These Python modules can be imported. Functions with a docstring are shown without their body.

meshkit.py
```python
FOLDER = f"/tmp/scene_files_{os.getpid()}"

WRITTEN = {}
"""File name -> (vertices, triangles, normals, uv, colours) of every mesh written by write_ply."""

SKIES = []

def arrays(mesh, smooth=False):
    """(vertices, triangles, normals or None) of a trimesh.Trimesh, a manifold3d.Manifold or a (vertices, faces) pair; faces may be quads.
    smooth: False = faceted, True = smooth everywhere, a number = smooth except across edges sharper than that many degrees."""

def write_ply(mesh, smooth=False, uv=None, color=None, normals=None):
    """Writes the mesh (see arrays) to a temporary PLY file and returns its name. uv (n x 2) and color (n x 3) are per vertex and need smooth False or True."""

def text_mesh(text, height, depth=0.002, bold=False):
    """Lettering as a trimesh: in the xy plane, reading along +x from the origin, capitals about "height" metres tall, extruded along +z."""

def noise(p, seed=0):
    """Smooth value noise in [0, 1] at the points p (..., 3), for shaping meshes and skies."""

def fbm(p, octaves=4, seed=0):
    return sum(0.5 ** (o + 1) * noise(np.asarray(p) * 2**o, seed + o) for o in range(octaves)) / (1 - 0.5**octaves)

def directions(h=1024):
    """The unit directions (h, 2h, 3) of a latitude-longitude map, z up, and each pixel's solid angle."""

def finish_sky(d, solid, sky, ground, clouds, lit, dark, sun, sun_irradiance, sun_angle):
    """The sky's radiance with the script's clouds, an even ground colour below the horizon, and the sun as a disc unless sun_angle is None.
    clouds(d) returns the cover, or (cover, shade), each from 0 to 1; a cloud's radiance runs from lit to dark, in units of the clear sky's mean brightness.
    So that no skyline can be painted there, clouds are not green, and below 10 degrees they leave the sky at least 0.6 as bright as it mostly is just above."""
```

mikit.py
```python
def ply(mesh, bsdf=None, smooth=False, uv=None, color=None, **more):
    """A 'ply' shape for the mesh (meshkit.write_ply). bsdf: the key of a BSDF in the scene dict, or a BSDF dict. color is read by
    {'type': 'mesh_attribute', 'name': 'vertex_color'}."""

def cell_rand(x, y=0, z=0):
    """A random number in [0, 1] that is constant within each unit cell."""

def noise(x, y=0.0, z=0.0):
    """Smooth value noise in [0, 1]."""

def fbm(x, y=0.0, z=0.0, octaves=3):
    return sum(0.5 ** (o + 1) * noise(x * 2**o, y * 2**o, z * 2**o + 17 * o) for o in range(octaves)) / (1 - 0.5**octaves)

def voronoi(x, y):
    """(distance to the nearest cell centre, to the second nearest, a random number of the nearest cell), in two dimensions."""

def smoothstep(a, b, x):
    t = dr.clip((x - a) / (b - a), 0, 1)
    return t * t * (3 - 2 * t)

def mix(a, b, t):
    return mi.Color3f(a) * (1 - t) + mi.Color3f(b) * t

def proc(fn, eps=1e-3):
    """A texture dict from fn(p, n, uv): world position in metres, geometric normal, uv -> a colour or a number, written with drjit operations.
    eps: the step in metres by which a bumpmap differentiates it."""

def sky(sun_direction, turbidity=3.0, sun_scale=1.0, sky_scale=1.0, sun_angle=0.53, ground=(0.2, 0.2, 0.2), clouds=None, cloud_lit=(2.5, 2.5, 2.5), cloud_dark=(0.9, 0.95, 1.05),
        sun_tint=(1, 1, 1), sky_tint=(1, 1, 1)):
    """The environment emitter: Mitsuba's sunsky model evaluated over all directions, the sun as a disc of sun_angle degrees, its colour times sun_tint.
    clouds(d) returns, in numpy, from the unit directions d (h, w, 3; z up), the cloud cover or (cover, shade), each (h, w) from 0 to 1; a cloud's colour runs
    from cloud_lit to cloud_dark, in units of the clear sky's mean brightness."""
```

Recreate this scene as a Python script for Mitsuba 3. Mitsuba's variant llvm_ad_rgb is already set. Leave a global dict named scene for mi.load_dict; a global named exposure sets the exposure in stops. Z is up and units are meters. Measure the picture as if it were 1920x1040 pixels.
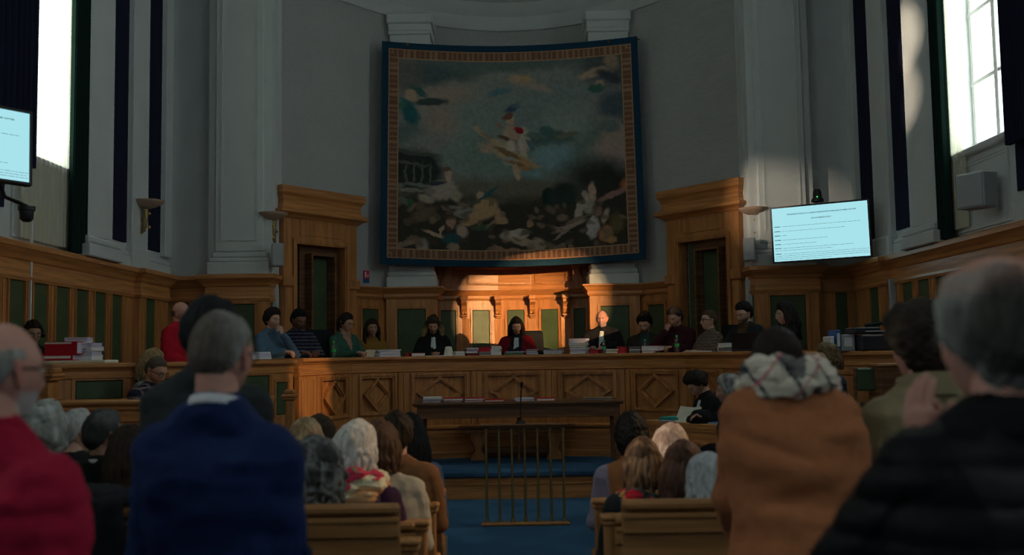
import math, random
import numpy as np, trimesh, drjit as dr, mitsuba as mi
import manifold3d as m3
from shapely.geometry import Polygon, box as sbox
from shapely.ops import unary_union
import meshkit, mikit
from mikit import proc, noise, fbm, voronoi, smoothstep, mix

T4 = mi.ScalarTransform4f
M = m3.Manifold
rng = random.Random(7)
scene, labels = {}, {}

# ---------------------------------------------------------------- camera, light, exposure
FPX, CAM = 1900.0, np.array([0.0, 0.0, 1.6])
PITCH, ROLL = math.atan(145 / 1900.0), math.radians(0.9)
FWD = np.array([0, math.cos(PITCH), math.sin(PITCH)])
_u0, _r0 = np.array([0, -math.sin(PITCH), math.cos(PITCH)]), np.array([1.0, 0, 0])
UP = math.cos(ROLL) * _u0 + math.sin(ROLL) * _r0
RT = math.cos(ROLL) * _r0 - math.sin(ROLL) * _u0
scene['camera'] = {'type': 'thinlens', 'fov': 2 * math.degrees(math.atan(960 / FPX)), 'fov_axis': 'x',
                   'aperture_radius': 0.0085, 'focus_distance': 13.5, 'near_clip': 0.05, 'far_clip': 100.0,
                   'to_world': T4().look_at(origin=CAM.tolist(), target=(CAM + FWD).tolist(), up=UP.tolist())}
exposure = 0.45
DAY = (0.88, 1.0, 1.0)                       # daylight through the windows
L_LEFT, L_RIGHT, L_BACK = 4.6, 5.0, 1.5       # radiance of the window panes


def spot(key, cross, target, inten, cutoff, beam=None):
    """A film lamp standing in the street, its beam coming in through one of the clear side windows at the point cross."""
    c, t = np.array(cross, float), np.array(target, float)
    o = t + (c - t) * ((9.0 * np.sign(c[0]) - t[0]) / (c[0] - t[0]))
    scene[key] = {'type': 'spot', 'to_world': T4().look_at(origin=o.tolist(), target=t.tolist(), up=[0, 0, 1]),
                  'intensity': {'type': 'rgb', 'value': (np.array(inten) * np.sum((o - t) ** 2)).tolist()}, 'cutoff_angle': cutoff, 'beam_width': beam or cutoff * 0.6}


WARM = np.array([1.0, 0.60, 0.27])
COOLW = np.array([1.0, 0.80, 0.60])
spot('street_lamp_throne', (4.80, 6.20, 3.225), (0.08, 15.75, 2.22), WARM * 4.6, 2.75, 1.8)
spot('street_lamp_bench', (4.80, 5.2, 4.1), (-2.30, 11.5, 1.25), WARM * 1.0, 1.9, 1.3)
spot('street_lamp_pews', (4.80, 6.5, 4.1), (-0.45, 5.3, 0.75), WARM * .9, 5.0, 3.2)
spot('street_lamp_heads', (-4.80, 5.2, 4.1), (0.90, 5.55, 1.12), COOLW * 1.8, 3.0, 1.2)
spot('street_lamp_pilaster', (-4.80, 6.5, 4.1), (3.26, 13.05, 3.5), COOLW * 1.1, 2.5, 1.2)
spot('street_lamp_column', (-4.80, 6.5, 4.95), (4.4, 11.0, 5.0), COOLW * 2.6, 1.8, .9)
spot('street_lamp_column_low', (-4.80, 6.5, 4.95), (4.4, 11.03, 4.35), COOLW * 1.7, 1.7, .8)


def at(px, py, Y):
    """The point at depth Y that the photograph shows at pixel (px, py)."""
    d = FWD + (px - 960) / FPX * RT - (py - 520) / FPX * UP
    return CAM + d * (Y / d[1])


def proj(p):
    d = np.asarray(p, float) - CAM
    z = d @ FWD
    return 960 + FPX * (d @ RT) / z, 520 - FPX * (d @ UP) / z


# ---------------------------------------------------------------- helpers
_used = {}


def key_for(name, parent=None):
    base = f'{parent}__{name}' if parent else name
    n = _used.get(base, -1) + 1
    _used[base] = n
    return base if n == 0 else f'{base}_{n:03d}'


def obj(name, mesh, mat, parent=None, smooth=False, color=None, uv=None, label=None, **more):
    k = key_for(name, parent)
    if isinstance(mesh, (list, tuple)) and len(mesh) and isinstance(mesh[0], trimesh.Trimesh):
        mesh = trimesh.util.concatenate(list(mesh))
    scene[k] = mikit.ply(mesh, mat, smooth=smooth, color=color, uv=uv, **more)
    if label:
        labels[k] = {'label': label}
    return k


def thing(name, label, cat, group=None):
    k = key_for(name)
    labels[k] = {'label': label, 'category': cat}
    if group:
        labels[k]['group'] = group
    return k


def tag(k, label, cat, group=None):
    labels[k] = {'label': label, 'category': cat}
    if group:
        labels[k]['group'] = group
    return k


def struct(k, label=None):
    labels[k] = {'kind': 'structure', **({'label': label} if label else {})}
    return k


def sthing(name, label):
    return struct(key_for(name), label)


def bx(x0, x1, y0, y1, z0, z1, c=0.0):
    """A box, its edges chamfered by c."""
    x0, x1, y0, y1, z0, z1 = min(x0, x1), max(x0, x1), min(y0, y1), max(y0, y1), min(z0, z1), max(z0, z1)
    c = min(c, (x1 - x0) * .3, (y1 - y0) * .3, (z1 - z0) * .3)
    if c <= 0:
        b = trimesh.creation.box(extents=(x1 - x0, y1 - y0, z1 - z0))
        b.apply_translation(((x0 + x1) / 2, (y0 + y1) / 2, (z0 + z1) / 2))
        return b
    P = []
    for i in (0, 1):
        for j in (0, 1):
            for k in (0, 1):
                p = [(x0, x1)[i], (y0, y1)[j], (z0, z1)[k]]
                s = [(1, -1)[i] * c, (1, -1)[j] * c, (1, -1)[k] * c]
                P += [(p[0], p[1] + s[1], p[2] + s[2]), (p[0] + s[0], p[1], p[2] + s[2]), (p[0] + s[0], p[1] + s[1], p[2])]
    return trimesh.Trimesh(*_hull(P), process=False)


def _hull(P):
    m = M.hull_points(np.asarray(P, float)).to_mesh()
    return m.vert_properties[:, :3].astype(float), m.tri_verts.astype(int)


def slab(poly, y0, y1):
    """A flat polygon in (s, z) given depth: local x = s, z = z, y from y0 to y1."""
    out = []
    for g in getattr(poly, 'geoms', [poly]):
        if g.area < 1e-8:
            continue
        m = trimesh.creation.extrude_polygon(g, y1 - y0, engine='earcut')
        v = m.vertices
        m = trimesh.Trimesh(np.stack([v[:, 0], y1 - v[:, 2], v[:, 1]], 1), m.faces, process=False)
        out.append(m)
    return trimesh.util.concatenate(out)


def frame_of(p0, p1):
    """Local (x along p0 to p1, y away from the room, z up) to the world."""
    p0, p1 = np.asarray(p0, float), np.asarray(p1, float)
    d = (p1 - p0)[:2] / np.linalg.norm((p1 - p0)[:2])
    m = np.eye(4)
    m[:2, 0], m[:2, 1] = d, (-d[1], d[0])
    m[:2, 3] = p0[:2]
    return m


def put(mesh, m):
    mesh = trimesh.util.concatenate(mesh) if isinstance(mesh, list) else mesh.copy()
    mesh.apply_transform(m)
    return mesh


def ring(s0, s1, z0, z1, w, y0, y1):
    return slab(sbox(s0, z0, s1, z1).difference(sbox(s0 + w, z0 + w, s1 - w, z1 - w)), y0, y1)


def mould(s0, s1, z0, z1, w, out):
    """A stepped picture-frame moulding round a rectangle, standing out towards the room (negative y)."""
    return [ring(s0, s1, z0, z1, w * .45, -out, 0.004), ring(s0 + w * .4, s1 - w * .4, z0 + w * .4, z1 - w * .4, w * .6, -out * .45, 0.004)]


def sweep(path, prof, closed=False):
    """prof: closed outline of (out, z), out towards the left-hand normal's opposite (the room) of the path; mitred joints."""
    P = np.asarray(path, float)
    n = len(P)
    segs = np.diff(P, axis=0)
    segs /= np.linalg.norm(segs, axis=1, keepdims=True)
    nor = np.stack([segs[:, 1], -segs[:, 0]], 1)        # right of the direction of travel = into the room
    V = []
    for i in range(n):
        a, b = nor[max(i - 1, 0)], nor[min(i, n - 2)]
        m = a + b
        m /= max(np.linalg.norm(m), 1e-9)
        m /= max(m @ a, .3)
        V.append([(P[i, 0] + m[0] * o, P[i, 1] + m[1] * o, z) for o, z in prof])
    V = np.array(V)
    k = len(prof)
    F = []
    for i in range(n - 1):
        for j in range(k):
            a, b = i * k + j, i * k + (j + 1) % k
            F += [(a, b, b + k), (a, b + k, a + k)]
    _, cap = trimesh.creation.triangulate_polygon(Polygon(prof), engine='earcut') if True else (0, 0)
    pv, cap = trimesh.creation.triangulate_polygon(Polygon(prof), engine='earcut')
    idx = [int(np.argmin(np.sum((np.asarray(prof) - q) ** 2, 1))) for q in pv]
    for t in cap:
        a, b, c = (idx[q] for q in t)
        F += [(a, c, b), ((n - 1) * k + a, (n - 1) * k + b, (n - 1) * k + c)]
    m = trimesh.Trimesh(V.reshape(-1, 3), np.array(F), process=False)
    if m.volume < 0:
        m.invert()
    return m


def lathe(prof, n=24, half=False):
    """Revolve (r, z) pairs about z."""
    m = trimesh.creation.revolve(np.asarray(prof, float), angle=math.pi if half else None, sections=n)
    return m


def tube(pts, r, n=8):
    pts = np.asarray(pts, float)
    r = np.broadcast_to(np.asarray(r, float), (len(pts),))
    V, F = [], []
    tang = np.gradient(pts, axis=0)
    tang /= np.linalg.norm(tang, axis=1, keepdims=True) + 1e-12
    ref = np.array([0, 0, 1.0]) if abs(tang[0, 2]) < .9 else np.array([1.0, 0, 0])
    for i, (p, t) in enumerate(zip(pts, tang)):
        u = np.cross(t, ref); u /= np.linalg.norm(u)
        ref = np.cross(u, t)
        a = np.arange(n) * 2 * np.pi / n
        V += list(p + r[i] * (np.cos(a)[:, None] * u + np.sin(a)[:, None] * ref))
    for i in range(len(pts) - 1):
        for j in range(n):
            a, b = i * n + j, i * n + (j + 1) % n
            F += [(a, b, b + n), (a, b + n, a + n)]
    V += [pts[0], pts[-1]]
    c0, c1, L = len(V) - 2, len(V) - 1, (len(pts) - 1) * n
    for j in range(n):
        F += [(c0, (j + 1) % n, j), (c1, L + j, L + (j + 1) % n)]
    m = trimesh.Trimesh(np.array(V), np.array(F), process=False)
    if m.volume < 0:
        m.invert()
    return m


def turn(mesh, deg, axis, point=(0, 0, 0)):
    mesh.apply_transform(trimesh.transformations.rotation_matrix(math.radians(deg), axis, point))
    return mesh


def shift(mesh, v):
    mesh = mesh.copy()
    mesh.apply_translation(v)
    return mesh


# ---------------------------------------------------------------- materials
def mat(name, rgb, rough=.6, spec=.3, metal=0., **more):
    scene[name] = {'type': 'twosided', 'b': {'type': 'principled', 'base_color': {'type': 'rgb', 'value': list(rgb)} if not isinstance(rgb, dict) else rgb,
                                             'roughness': rough, 'specular': spec, 'metallic': metal, **more}}
    return name


def woodfn(base, dark, vertical=True, sc=1.0):
    def fn(p, n, uv):
        a = p.x * 1.0 + p.y * .83
        if vertical:
            g = fbm(a * 26 * sc, (p.x - p.y) * 9 * sc, p.z * 1.6, 3)
            f = noise(a * 120 * sc, p.z * 6, 3.1)
            k = noise(a * 1.7, p.z * .25, 7.7)
        else:
            g = fbm(a * 1.6, (p.x - p.y) * 1.6, p.z * 34 * sc, 3)
            f = noise(a * 6, p.z * 150 * sc, 3.1)
            k = noise(a * .4, p.z * 1.7, 7.7)
        t = smoothstep(.30, .72, g) * .65 + f * .2 + k * .15
        return mix(dark, base, t)
    return proc(fn)


mat('oak_upright', woodfn((.54, .235, .076), (.35, .142, .043)), .38, .45)
mat('oak_lengthwise', woodfn((.56, .245, .080), (.37, .150, .046), False), .36, .45)
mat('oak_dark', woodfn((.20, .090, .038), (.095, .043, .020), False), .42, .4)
mat('pew_oak', woodfn((.43, .20, .07), (.25, .11, .038), False), .40, .4)
mat('pew_post_oak', woodfn((.42, .21, .075), (.24, .11, .036)), .38, .45)


def plaster(p, n, uv):
    b = fbm(p.x * 3 + p.y, p.z * 3, p.y * 3, 3)
    d = noise(p.x * 55 + p.y * 40, p.z * 60, p.y * 50)
    return mix((.50, .535, .53), (.58, .61, .60), b * .7 + d * .3)


def cwall(p, n, uv):      # woven wall covering in the apse
    a = noise((p.x + p.y * .6) * 60, p.z * 60, 1.0)
    b = fbm(p.x * 2, p.z * 2, p.y, 3)
    return mix((.36, .375, .37), (.44, .45, .44), a * .55 + b * .45)


mat('white_plaster', proc(plaster), .75, .2)
mat('apse_covering', proc(cwall), .85, .15)
mat('ceiling_plaster', (.5, .52, .52), .8, .2)


def carpet(p, n, uv):
    a = noise(p.x * 260, p.y * 260, 0)
    b = fbm(p.x * 1.3, p.y * 1.9, 4, 3)
    return mix((.020, .055, .105), (.045, .115, .20), a * .45 + smoothstep(.3, .7, b) * .55)


mat('blue_carpet', proc(carpet), .95, .1)


def green(p, n, uv):
    a = fbm(p.x * 9 + p.y * 5, p.z * 9, p.y * 4, 3)
    f = noise(p.x * 170 + p.y * 90, p.z * 170, 2)
    return mix((.034, .062, .026), (.068, .108, .046), a * .7 + f * .3)


mat('green_leather', proc(green), .48, .4)
mat('navy_fabric', (.014, .017, .036), .9, .1)
mat('green_velvet', (.007, .024, .020), .85, .15)
scene['sheer_fabric'] = {'type': 'principledthin', 'base_color': {'type': 'rgb', 'value': [.84, .82, .70]}, 'roughness': .9, 'diff_trans': 1.25, 'spec_trans': 0.}
mat('black_plastic', (.012, .012, .014), .4, .4)
mat('dark_plastic', (.03, .034, .04), .5, .3)
mat('black_fabric', (.010, .011, .014), .85, .2)
mat('grey_box', (.33, .35, .36), .6, .3)
mat('white_paint', (.62, .63, .62), .5, .3)
mat('brass', (.75, .50, .17), .28, .5, 1.0)
mat('dull_brass', (.32, .24, .10), .42, .5, .75)
mat('shade_plaster', (.46, .33, .24), .6, .3)
mat('chrome', (.7, .7, .7), .25, .5, 1.0)
mat('paper', (.74, .73, .72), .8, .2)
mat('lilac_paper', (.50, .47, .60), .8, .2)
mat('cream_paper', (.78, .75, .60), .8, .2)
mat('red_folder', (.45, .010, .022), .5, .35)
mat('dark_red_folder', (.20, .012, .022), .5, .35)
mat('green_folder', (.05, .16, .10), .5, .35)
mat('teal_folder', (.02, .30, .24), .5, .35)
mat('blue_folder', (.02, .10, .30), .5, .35)
mat('grey_folder', (.17, .16, .17), .6, .3)
mat('tan_folder', (.30, .19, .10), .6, .3)
mat('sign_red', (.50, .02, .06), .5, .3)
mat('sign_blue', (.03, .10, .28), .5, .3)
mat('text_ink', (.03, .09, .11), .8, .1)
mat('bottle_green', (.05, .55, .12), .35, .4)
scene['clear_plastic'] = {'type': 'thindielectric', 'int_ior': 1.7}
scene['window_glass'] = {'type': 'thindielectric', 'int_ior': 1.5}
mat('skin', {'type': 'mesh_attribute', 'name': 'vertex_color'}, .5, .35)
mat('hair', {'type': 'mesh_attribute', 'name': 'vertex_color'}, .62, .10)
mat('cloth', {'type': 'mesh_attribute', 'name': 'vertex_color'}, .9, .15, sheen=.25)
mat('nylon', {'type': 'mesh_attribute', 'name': 'vertex_color'}, .55, .12)


def lit(rgb, k):
    return {'type': 'area', 'radiance': {'type': 'rgb', 'value': [float(c * k) for c in rgb]}}
# ---------------------------------------------------------------- the room
CEIL = 8.4
WX = 4.5                                        # face of the side wainscot
WT = 2.69                                       # top of the side wainscot
PT = 4.56                                       # plaster face
obj('floor', bx(-5.2, 5.2, -3.8, 16.6, -.2, 0), 'blue_carpet'); struct('floor', 'blue carpet covering the courtroom floor')
obj('ceiling', bx(-5.2, 5.2, -3.8, 16.6, CEIL, CEIL + .2), 'ceiling_plaster'); struct('ceiling')
obj('wall_rear', bx(-5.2, 5.2, -3.8, -3.5, 0, CEIL), 'white_plaster'); struct('wall_rear')

# side walls: four tall windows each, the second pair (from the bench) of clear glass for the lamps outside
WINS = [(9.12, 10.24, 3.56, 7.9), (3.7, 8.1, 2.8, 7.9), (1.6, 3.4, 3.4, 7.9), (-2.4, -.6, 3.4, 7.9)]
for side, sx in (('left', -1), ('right', 1)):
    hole = sbox(-3.8, 0, 13.45, CEIL)
    for y0, y1, z0, z1 in WINS:
        hole = hole.difference(sbox(y0, z0, y1, z1))
    fr = frame_of((sx * PT, 0), (sx * PT, 1)) if sx < 0 else frame_of((PT, 1), (PT, 0))
    w = slab(hole, 0, .32)
    if sx > 0:                                   # local x runs towards the camera there
        w.vertices[:, 0] = 1 - w.vertices[:, 0]
        w.invert()
    obj(f'wall_{side}', put(w, fr), 'white_plaster'); struct(f'wall_{side}', f'tall pale plaster wall on the {side} with dark wall fabric strips')
xw = PT - .03
CORN = [(0, WT - .34), (.018, WT - .34), (.03, WT - .31), (.018, WT - .28), (.012, WT - .16), (.03, WT - .15), (.05, WT - .11), (.095, WT - .06), (.11, WT - .055), (.11, WT - .012), (.098, WT), (0, WT)]
CORN = CORN + [(-.06, WT), (-.06, WT - .34)]


def wains(parent, p0, p1, panels, zt=WT - .30, pz=(1.0, 2.36), zb=0.0, mo=.045, grain='oak_upright', back=.06):
    """A run of wainscot between two plan points with padded green panels let into it."""
    L = float(np.linalg.norm(np.asarray(p1, float) - np.asarray(p0, float)))
    fr = frame_of(p0, p1)
    poly = sbox(0, zb, L, zt)
    for s0, s1, *z in panels:
        z = z or pz
        poly = poly.difference(sbox(s0, z[0], s1, z[1]))
    parts = [slab(poly, 0, .04), slab(sbox(0, zb, L, zt), .04, .04 + back)]
    for s0, s1, *z in panels:
        z = z or pz
        parts += mould(s0 - mo, s1 + mo, z[0] - mo, z[1] + mo, mo, .018)
    w = obj('wainscot', put(parts, fr), grain, parent)
    for s0, s1, *z in panels:
        z = z or pz
        obj('green_panel', put(bx(s0, s1, .008, .045, z[0], z[1], .014), fr), 'green_leather', w, label='green padded leather panel')
    return w


def mir(pts):
    return [(-x, y) for x, y in pts][::-1]


PIT = .466
for side, sx in (('left', -1), ('right', 1)):
    wk = f'wall_{side}'

    def seg(a, b, panels, **k):
        if sx < 0:
            return wains(wk, a, b, panels, **k)
        L = float(np.linalg.norm(np.subtract(b, a)))
        return wains(wk, (-b[0], b[1]), (-a[0], a[1]), [(L - p[1], L - p[0], *p[2:]) for p in panels], **k)
    Y0 = 4.2
    seg((-WX, Y0), (-WX, 12.0), [(9.04 + PIT * k - Y0, 9.04 + PIT * k + .30 - Y0) for k in range(-9, 6)])
    seg((-WX + .08, 12.0), (-WX + .08, 13.0), [(.2, .52)])
    seg((-WX, 13.25), (-3.95, 13.25), [(.12, .27)])
    seg((-3.95, 13.05), (-3.15, 13.05), [(.17, .63, 1.0, 2.31)])
    seg((-3.15, 13.05), (-3.15, 13.42), [(.09, .30, 1.0, 2.33)])
    path = [(-WX, Y0), (-WX, 12.0), (-WX + .08, 12.0), (-WX + .08, 13.0), (-WX, 13.0), (-WX, 13.25), (-3.95, 13.25), (-3.95, 13.05), (-3.15, 13.05), (-3.15, 13.45)]
    obj('cornice', sweep(path if sx < 0 else mir(path), CORN), 'oak_lengthwise', wk)
    # back pieces of plaster: the corner and the pier
    def B(x0, x1, *r, **k):
        return bx(sx * x0, sx * x1, *r, **k)
    obj('pier', [B(-4.6, -3.1, 13.33, 13.6, 0, CEIL), B(-3.95, -3.20, 13.12, 13.4, 0, CEIL), B(-3.95, -3.12, 13.12, 13.4, WT, CEIL)], 'white_plaster', wk)
    base = [B(-3.94, -3.13, 13.02, 13.3, WT, WT + .16, c=.012), B(-3.92, -3.145, 13.045, 13.3, WT + .16, WT + .22, c=.02), B(-3.89, -3.165, 13.07, 13.3, WT + .22, WT + .30, c=.02)]
    shaft = [B(-3.85, -3.22, 13.07, 13.3, WT + .30, CEIL, c=.012)] + [put(mould(-.24, .24, WT + .44, CEIL - .3, .035, .014), frame_of((sx * 3.535, 13.07), (sx * 3.535 + 1, 13.07)))]
    obj('pilaster', base + shaft, 'white_plaster', wk)
    # side wall dressings: rounded pilaster, navy strips, flat pilasters
    def dress(y0, y1, out, z0, z1, c=.01):
        return bx(sx * (PT + .02), sx * (PT - out), y0, y1, z0, z1, c)
    a = np.linspace(0, math.pi, 15)
    for yc, hw in ((10.83, .40),):
        poly = Polygon([(yc - hw * math.cos(t), .03 + .17 * math.sin(t) ** .8) for t in a] + [(yc + hw, -.05), (yc - hw, -.05)])
        m = trimesh.creation.extrude_polygon(poly, CEIL - WT - .22, engine='earcut')
        v = m.vertices
        m = trimesh.Trimesh(np.stack([sx * (PT - v[:, 1]), v[:, 0], v[:, 2] + WT + .22], 1), m.faces, process=False)
        if m.volume < 0:
            m.invert()
        obj('pilaster', m, 'white_plaster', wk, smooth=35)
        obj('pilaster_base', [dress(yc - hw - .05, yc + hw + .05, .22, WT, WT + .13, .01), dress(yc - hw - .02, yc + hw + .02, .21, WT + .13, WT + .22, .025)], 'white_plaster', wk)
    for y0, y1 in ((11.32, 11.88), (12.5, 13.02), (8.35, 9.0)):
        obj('navy_panel', dress(y0, y1, .022, WT + .30 if y0 > 9 else WT + .3, CEIL, .004), 'navy_fabric', wk, label='dark navy wall fabric strip')
    for y0, y1 in ((11.93, 12.45), (13.08, 13.33), (11.24, 11.29)):
        obj('pilaster', dress(y0, y1, .07, WT + .25, CEIL), 'white_plaster', wk)
    obj('plinth', [dress(11.24, 13.33, .06, WT, WT + .14), dress(11.24, 13.33, .045, WT + .14, WT + .2, .02), dress(11.9, 12.48, .10, WT, WT + .26, .02)], 'white_plaster', wk)

# windows
for side, sx in (('left', -1), ('right', 1)):
    for i, (y0, y1, z0, z1) in enumerate(WINS):
        k = sthing('window_1', f'tall window of the {side} wall with white glazing bars')
        xo = sx * (PT + .24)

        def W(ya, yb, za, zb, d=.05, o=0):
            return bx(xo - sx * o, xo - sx * (o + d), ya, yb, za, zb, .006)
        fw = .06
        obj('frame', [W(y0, y0 + fw, z0, z1), W(y1 - fw, y1, z0, z1), W(y0, y1, z0, z0 + fw), W(y0, y1, z1 - fw, z1)], 'white_paint', k)
        ny, nz = (1 if i == 1 else 2), 6
        for j in range(1, ny):
            yy = y0 + (y1 - y0) * j / ny
            obj('glazing_bar', W(yy - .034, yy + .034, z0, z1, .07), 'white_paint', k)
        for j in range(1, nz):
            zz = z0 + (z1 - z0) * j / nz
            obj('glazing_bar', W(y0, y1, zz - .022, zz + .022, .06), 'white_paint', k)
        obj('sill', bx(sx * (PT - .07), sx * (PT + .3), y0 - .08, y1 + .08, z0 - .07, z0, .012), 'white_paint', k)
        q = np.array([(0, y0, z0), (0, y1, z0), (0, y1, z1), (0, y0, z1)], float)
        q[:, 0] = xo + sx * .012
        m = trimesh.Trimesh(q, [(0, 1, 2), (0, 2, 3)], process=False)
        if m.face_normals[0][0] * sx > 0:
            m.invert()
        if i == 1:
            obj('pane', m, 'window_glass', k)
        else:
            v = (L_LEFT if sx < 0 else L_RIGHT) if i == 0 else L_BACK
            obj('pane', m, 'white_paint', k, emitter=lit(DAY, v))

# sill aprons of the windows in view
for side, sx in (('left', -1), ('right', 1)):
    fr = frame_of((sx * PT, 9.1), (sx * PT, 10.3)) if sx < 0 else frame_of((PT, 10.3), (PT, 9.1))
    obj('apron', put(mould(.05, 1.15, WT + .06, 3.44, .05, .02), fr), 'white_plaster', f'wall_{side}')

# ---------------------------------------------------------------- the apse
from scipy.interpolate import CubicSpline
_ax = np.array([-3.16, -2.75, -2.2, -1.84, -1.1, -.55, 0, .55, 1.1, 1.84, 2.2, 2.75, 3.16])
_ay = np.array([13.5, 14.05, 14.72, 15.12, 15.66, 15.87, 15.95, 15.87, 15.66, 15.12, 14.72, 14.05, 13.5])
_cs = CubicSpline(_ax, _ay)
AX = np.linspace(-3.16, 3.16, 61)
APSE = np.stack([AX, _cs(AX)], 1)
obj('wall_apse', sweep(APSE, [(0, 0), (0, CEIL), (-.2, CEIL), (-.2, 0)]), 'apse_covering', smooth=30); struct('wall_apse', 'curved wall behind the bench in pale woven covering')
top = sweep(APSE, [(-.05, 6.78), (.04, 6.78), (.06, 6.84), (.06, 7.0), (.12, 7.06), (.16, 7.2), (-.05, 7.2)])
obj('cornice', top, 'white_plaster', 'wall_apse', smooth=30)
WA = 2.62                                        # top of the apse wainscot
ACORN = [(-.05, WA - .17), (.02, WA - .17), (.035, WA - .14), (.03, WA - .10), (.05, WA - .08), (.09, WA - .03), (.105, WA - .02), (.105, WA), (-.05, WA)]


def asub(x0, x1, n=12):
    x = np.linspace(x0, x1, n)
    return np.stack([x, _cs(x)], 1)


# pedestal pilasters that carry the tapestry
for sx in (-1, 1):
    X0, X1 = (-1.86, -1.12) if sx < 0 else (1.14, 1.88)
    yf = 14.93
    base = [bx(X0, X1, yf, 15.7, WA, WA + .16, .012), bx(X0 + .015, X1 - .015, yf + .02, 15.7, WA + .16, WA + .24, .025), bx(X0 + .035, X1 - .05, yf + .05, 15.7, WA + .24, WA + .33, .02)]
    shaft = [bx(X0 + .07, X1 - .07, yf + .09, 15.7, WA + .33, 6.45), bx(X0 + .04, X1 - .04, yf + .06, 15.7, 6.45, 6.52, .015), bx(X0 + .02, X1 - .02, yf + .03, 15.7, 6.62, 6.78, .02), bx(X0 + .05, X1 - .05, yf + .07, 15.7, 6.52, 6.62)]
    obj('pilaster', base + shaft, 'white_plaster', 'wall_apse')
    wains('wall_apse', (X0, yf), (X1, yf), [(.16, .58, 1.0, 2.30)], zt=WA - .12, back=.3)
    obj('cornice', sweep([(X0, 15.4), (X0, yf), (X1, yf), (X1, 15.6)], ACORN), 'oak_lengthwise', 'wall_apse')
    # between portal and pedestal
    a, b = (-2.26, 14.52), (-1.86, 15.02)
    if sx < 0:
        wains('wall_apse', a, b, [(.14, .46, 1.0, 2.30)], zt=WA - .12)
        obj('cornice', sweep([a, b], ACORN), 'oak_lengthwise', 'wall_apse')
    else:
        wains('wall_apse', (1.88, 15.02), (2.28, 14.52), [(.18, .50, 1.0, 2.30)], zt=WA - .12)
        obj('cornice', sweep([(1.88, 15.02), (2.28, 14.52)], ACORN), 'oak_lengthwise', 'wall_apse')

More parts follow.
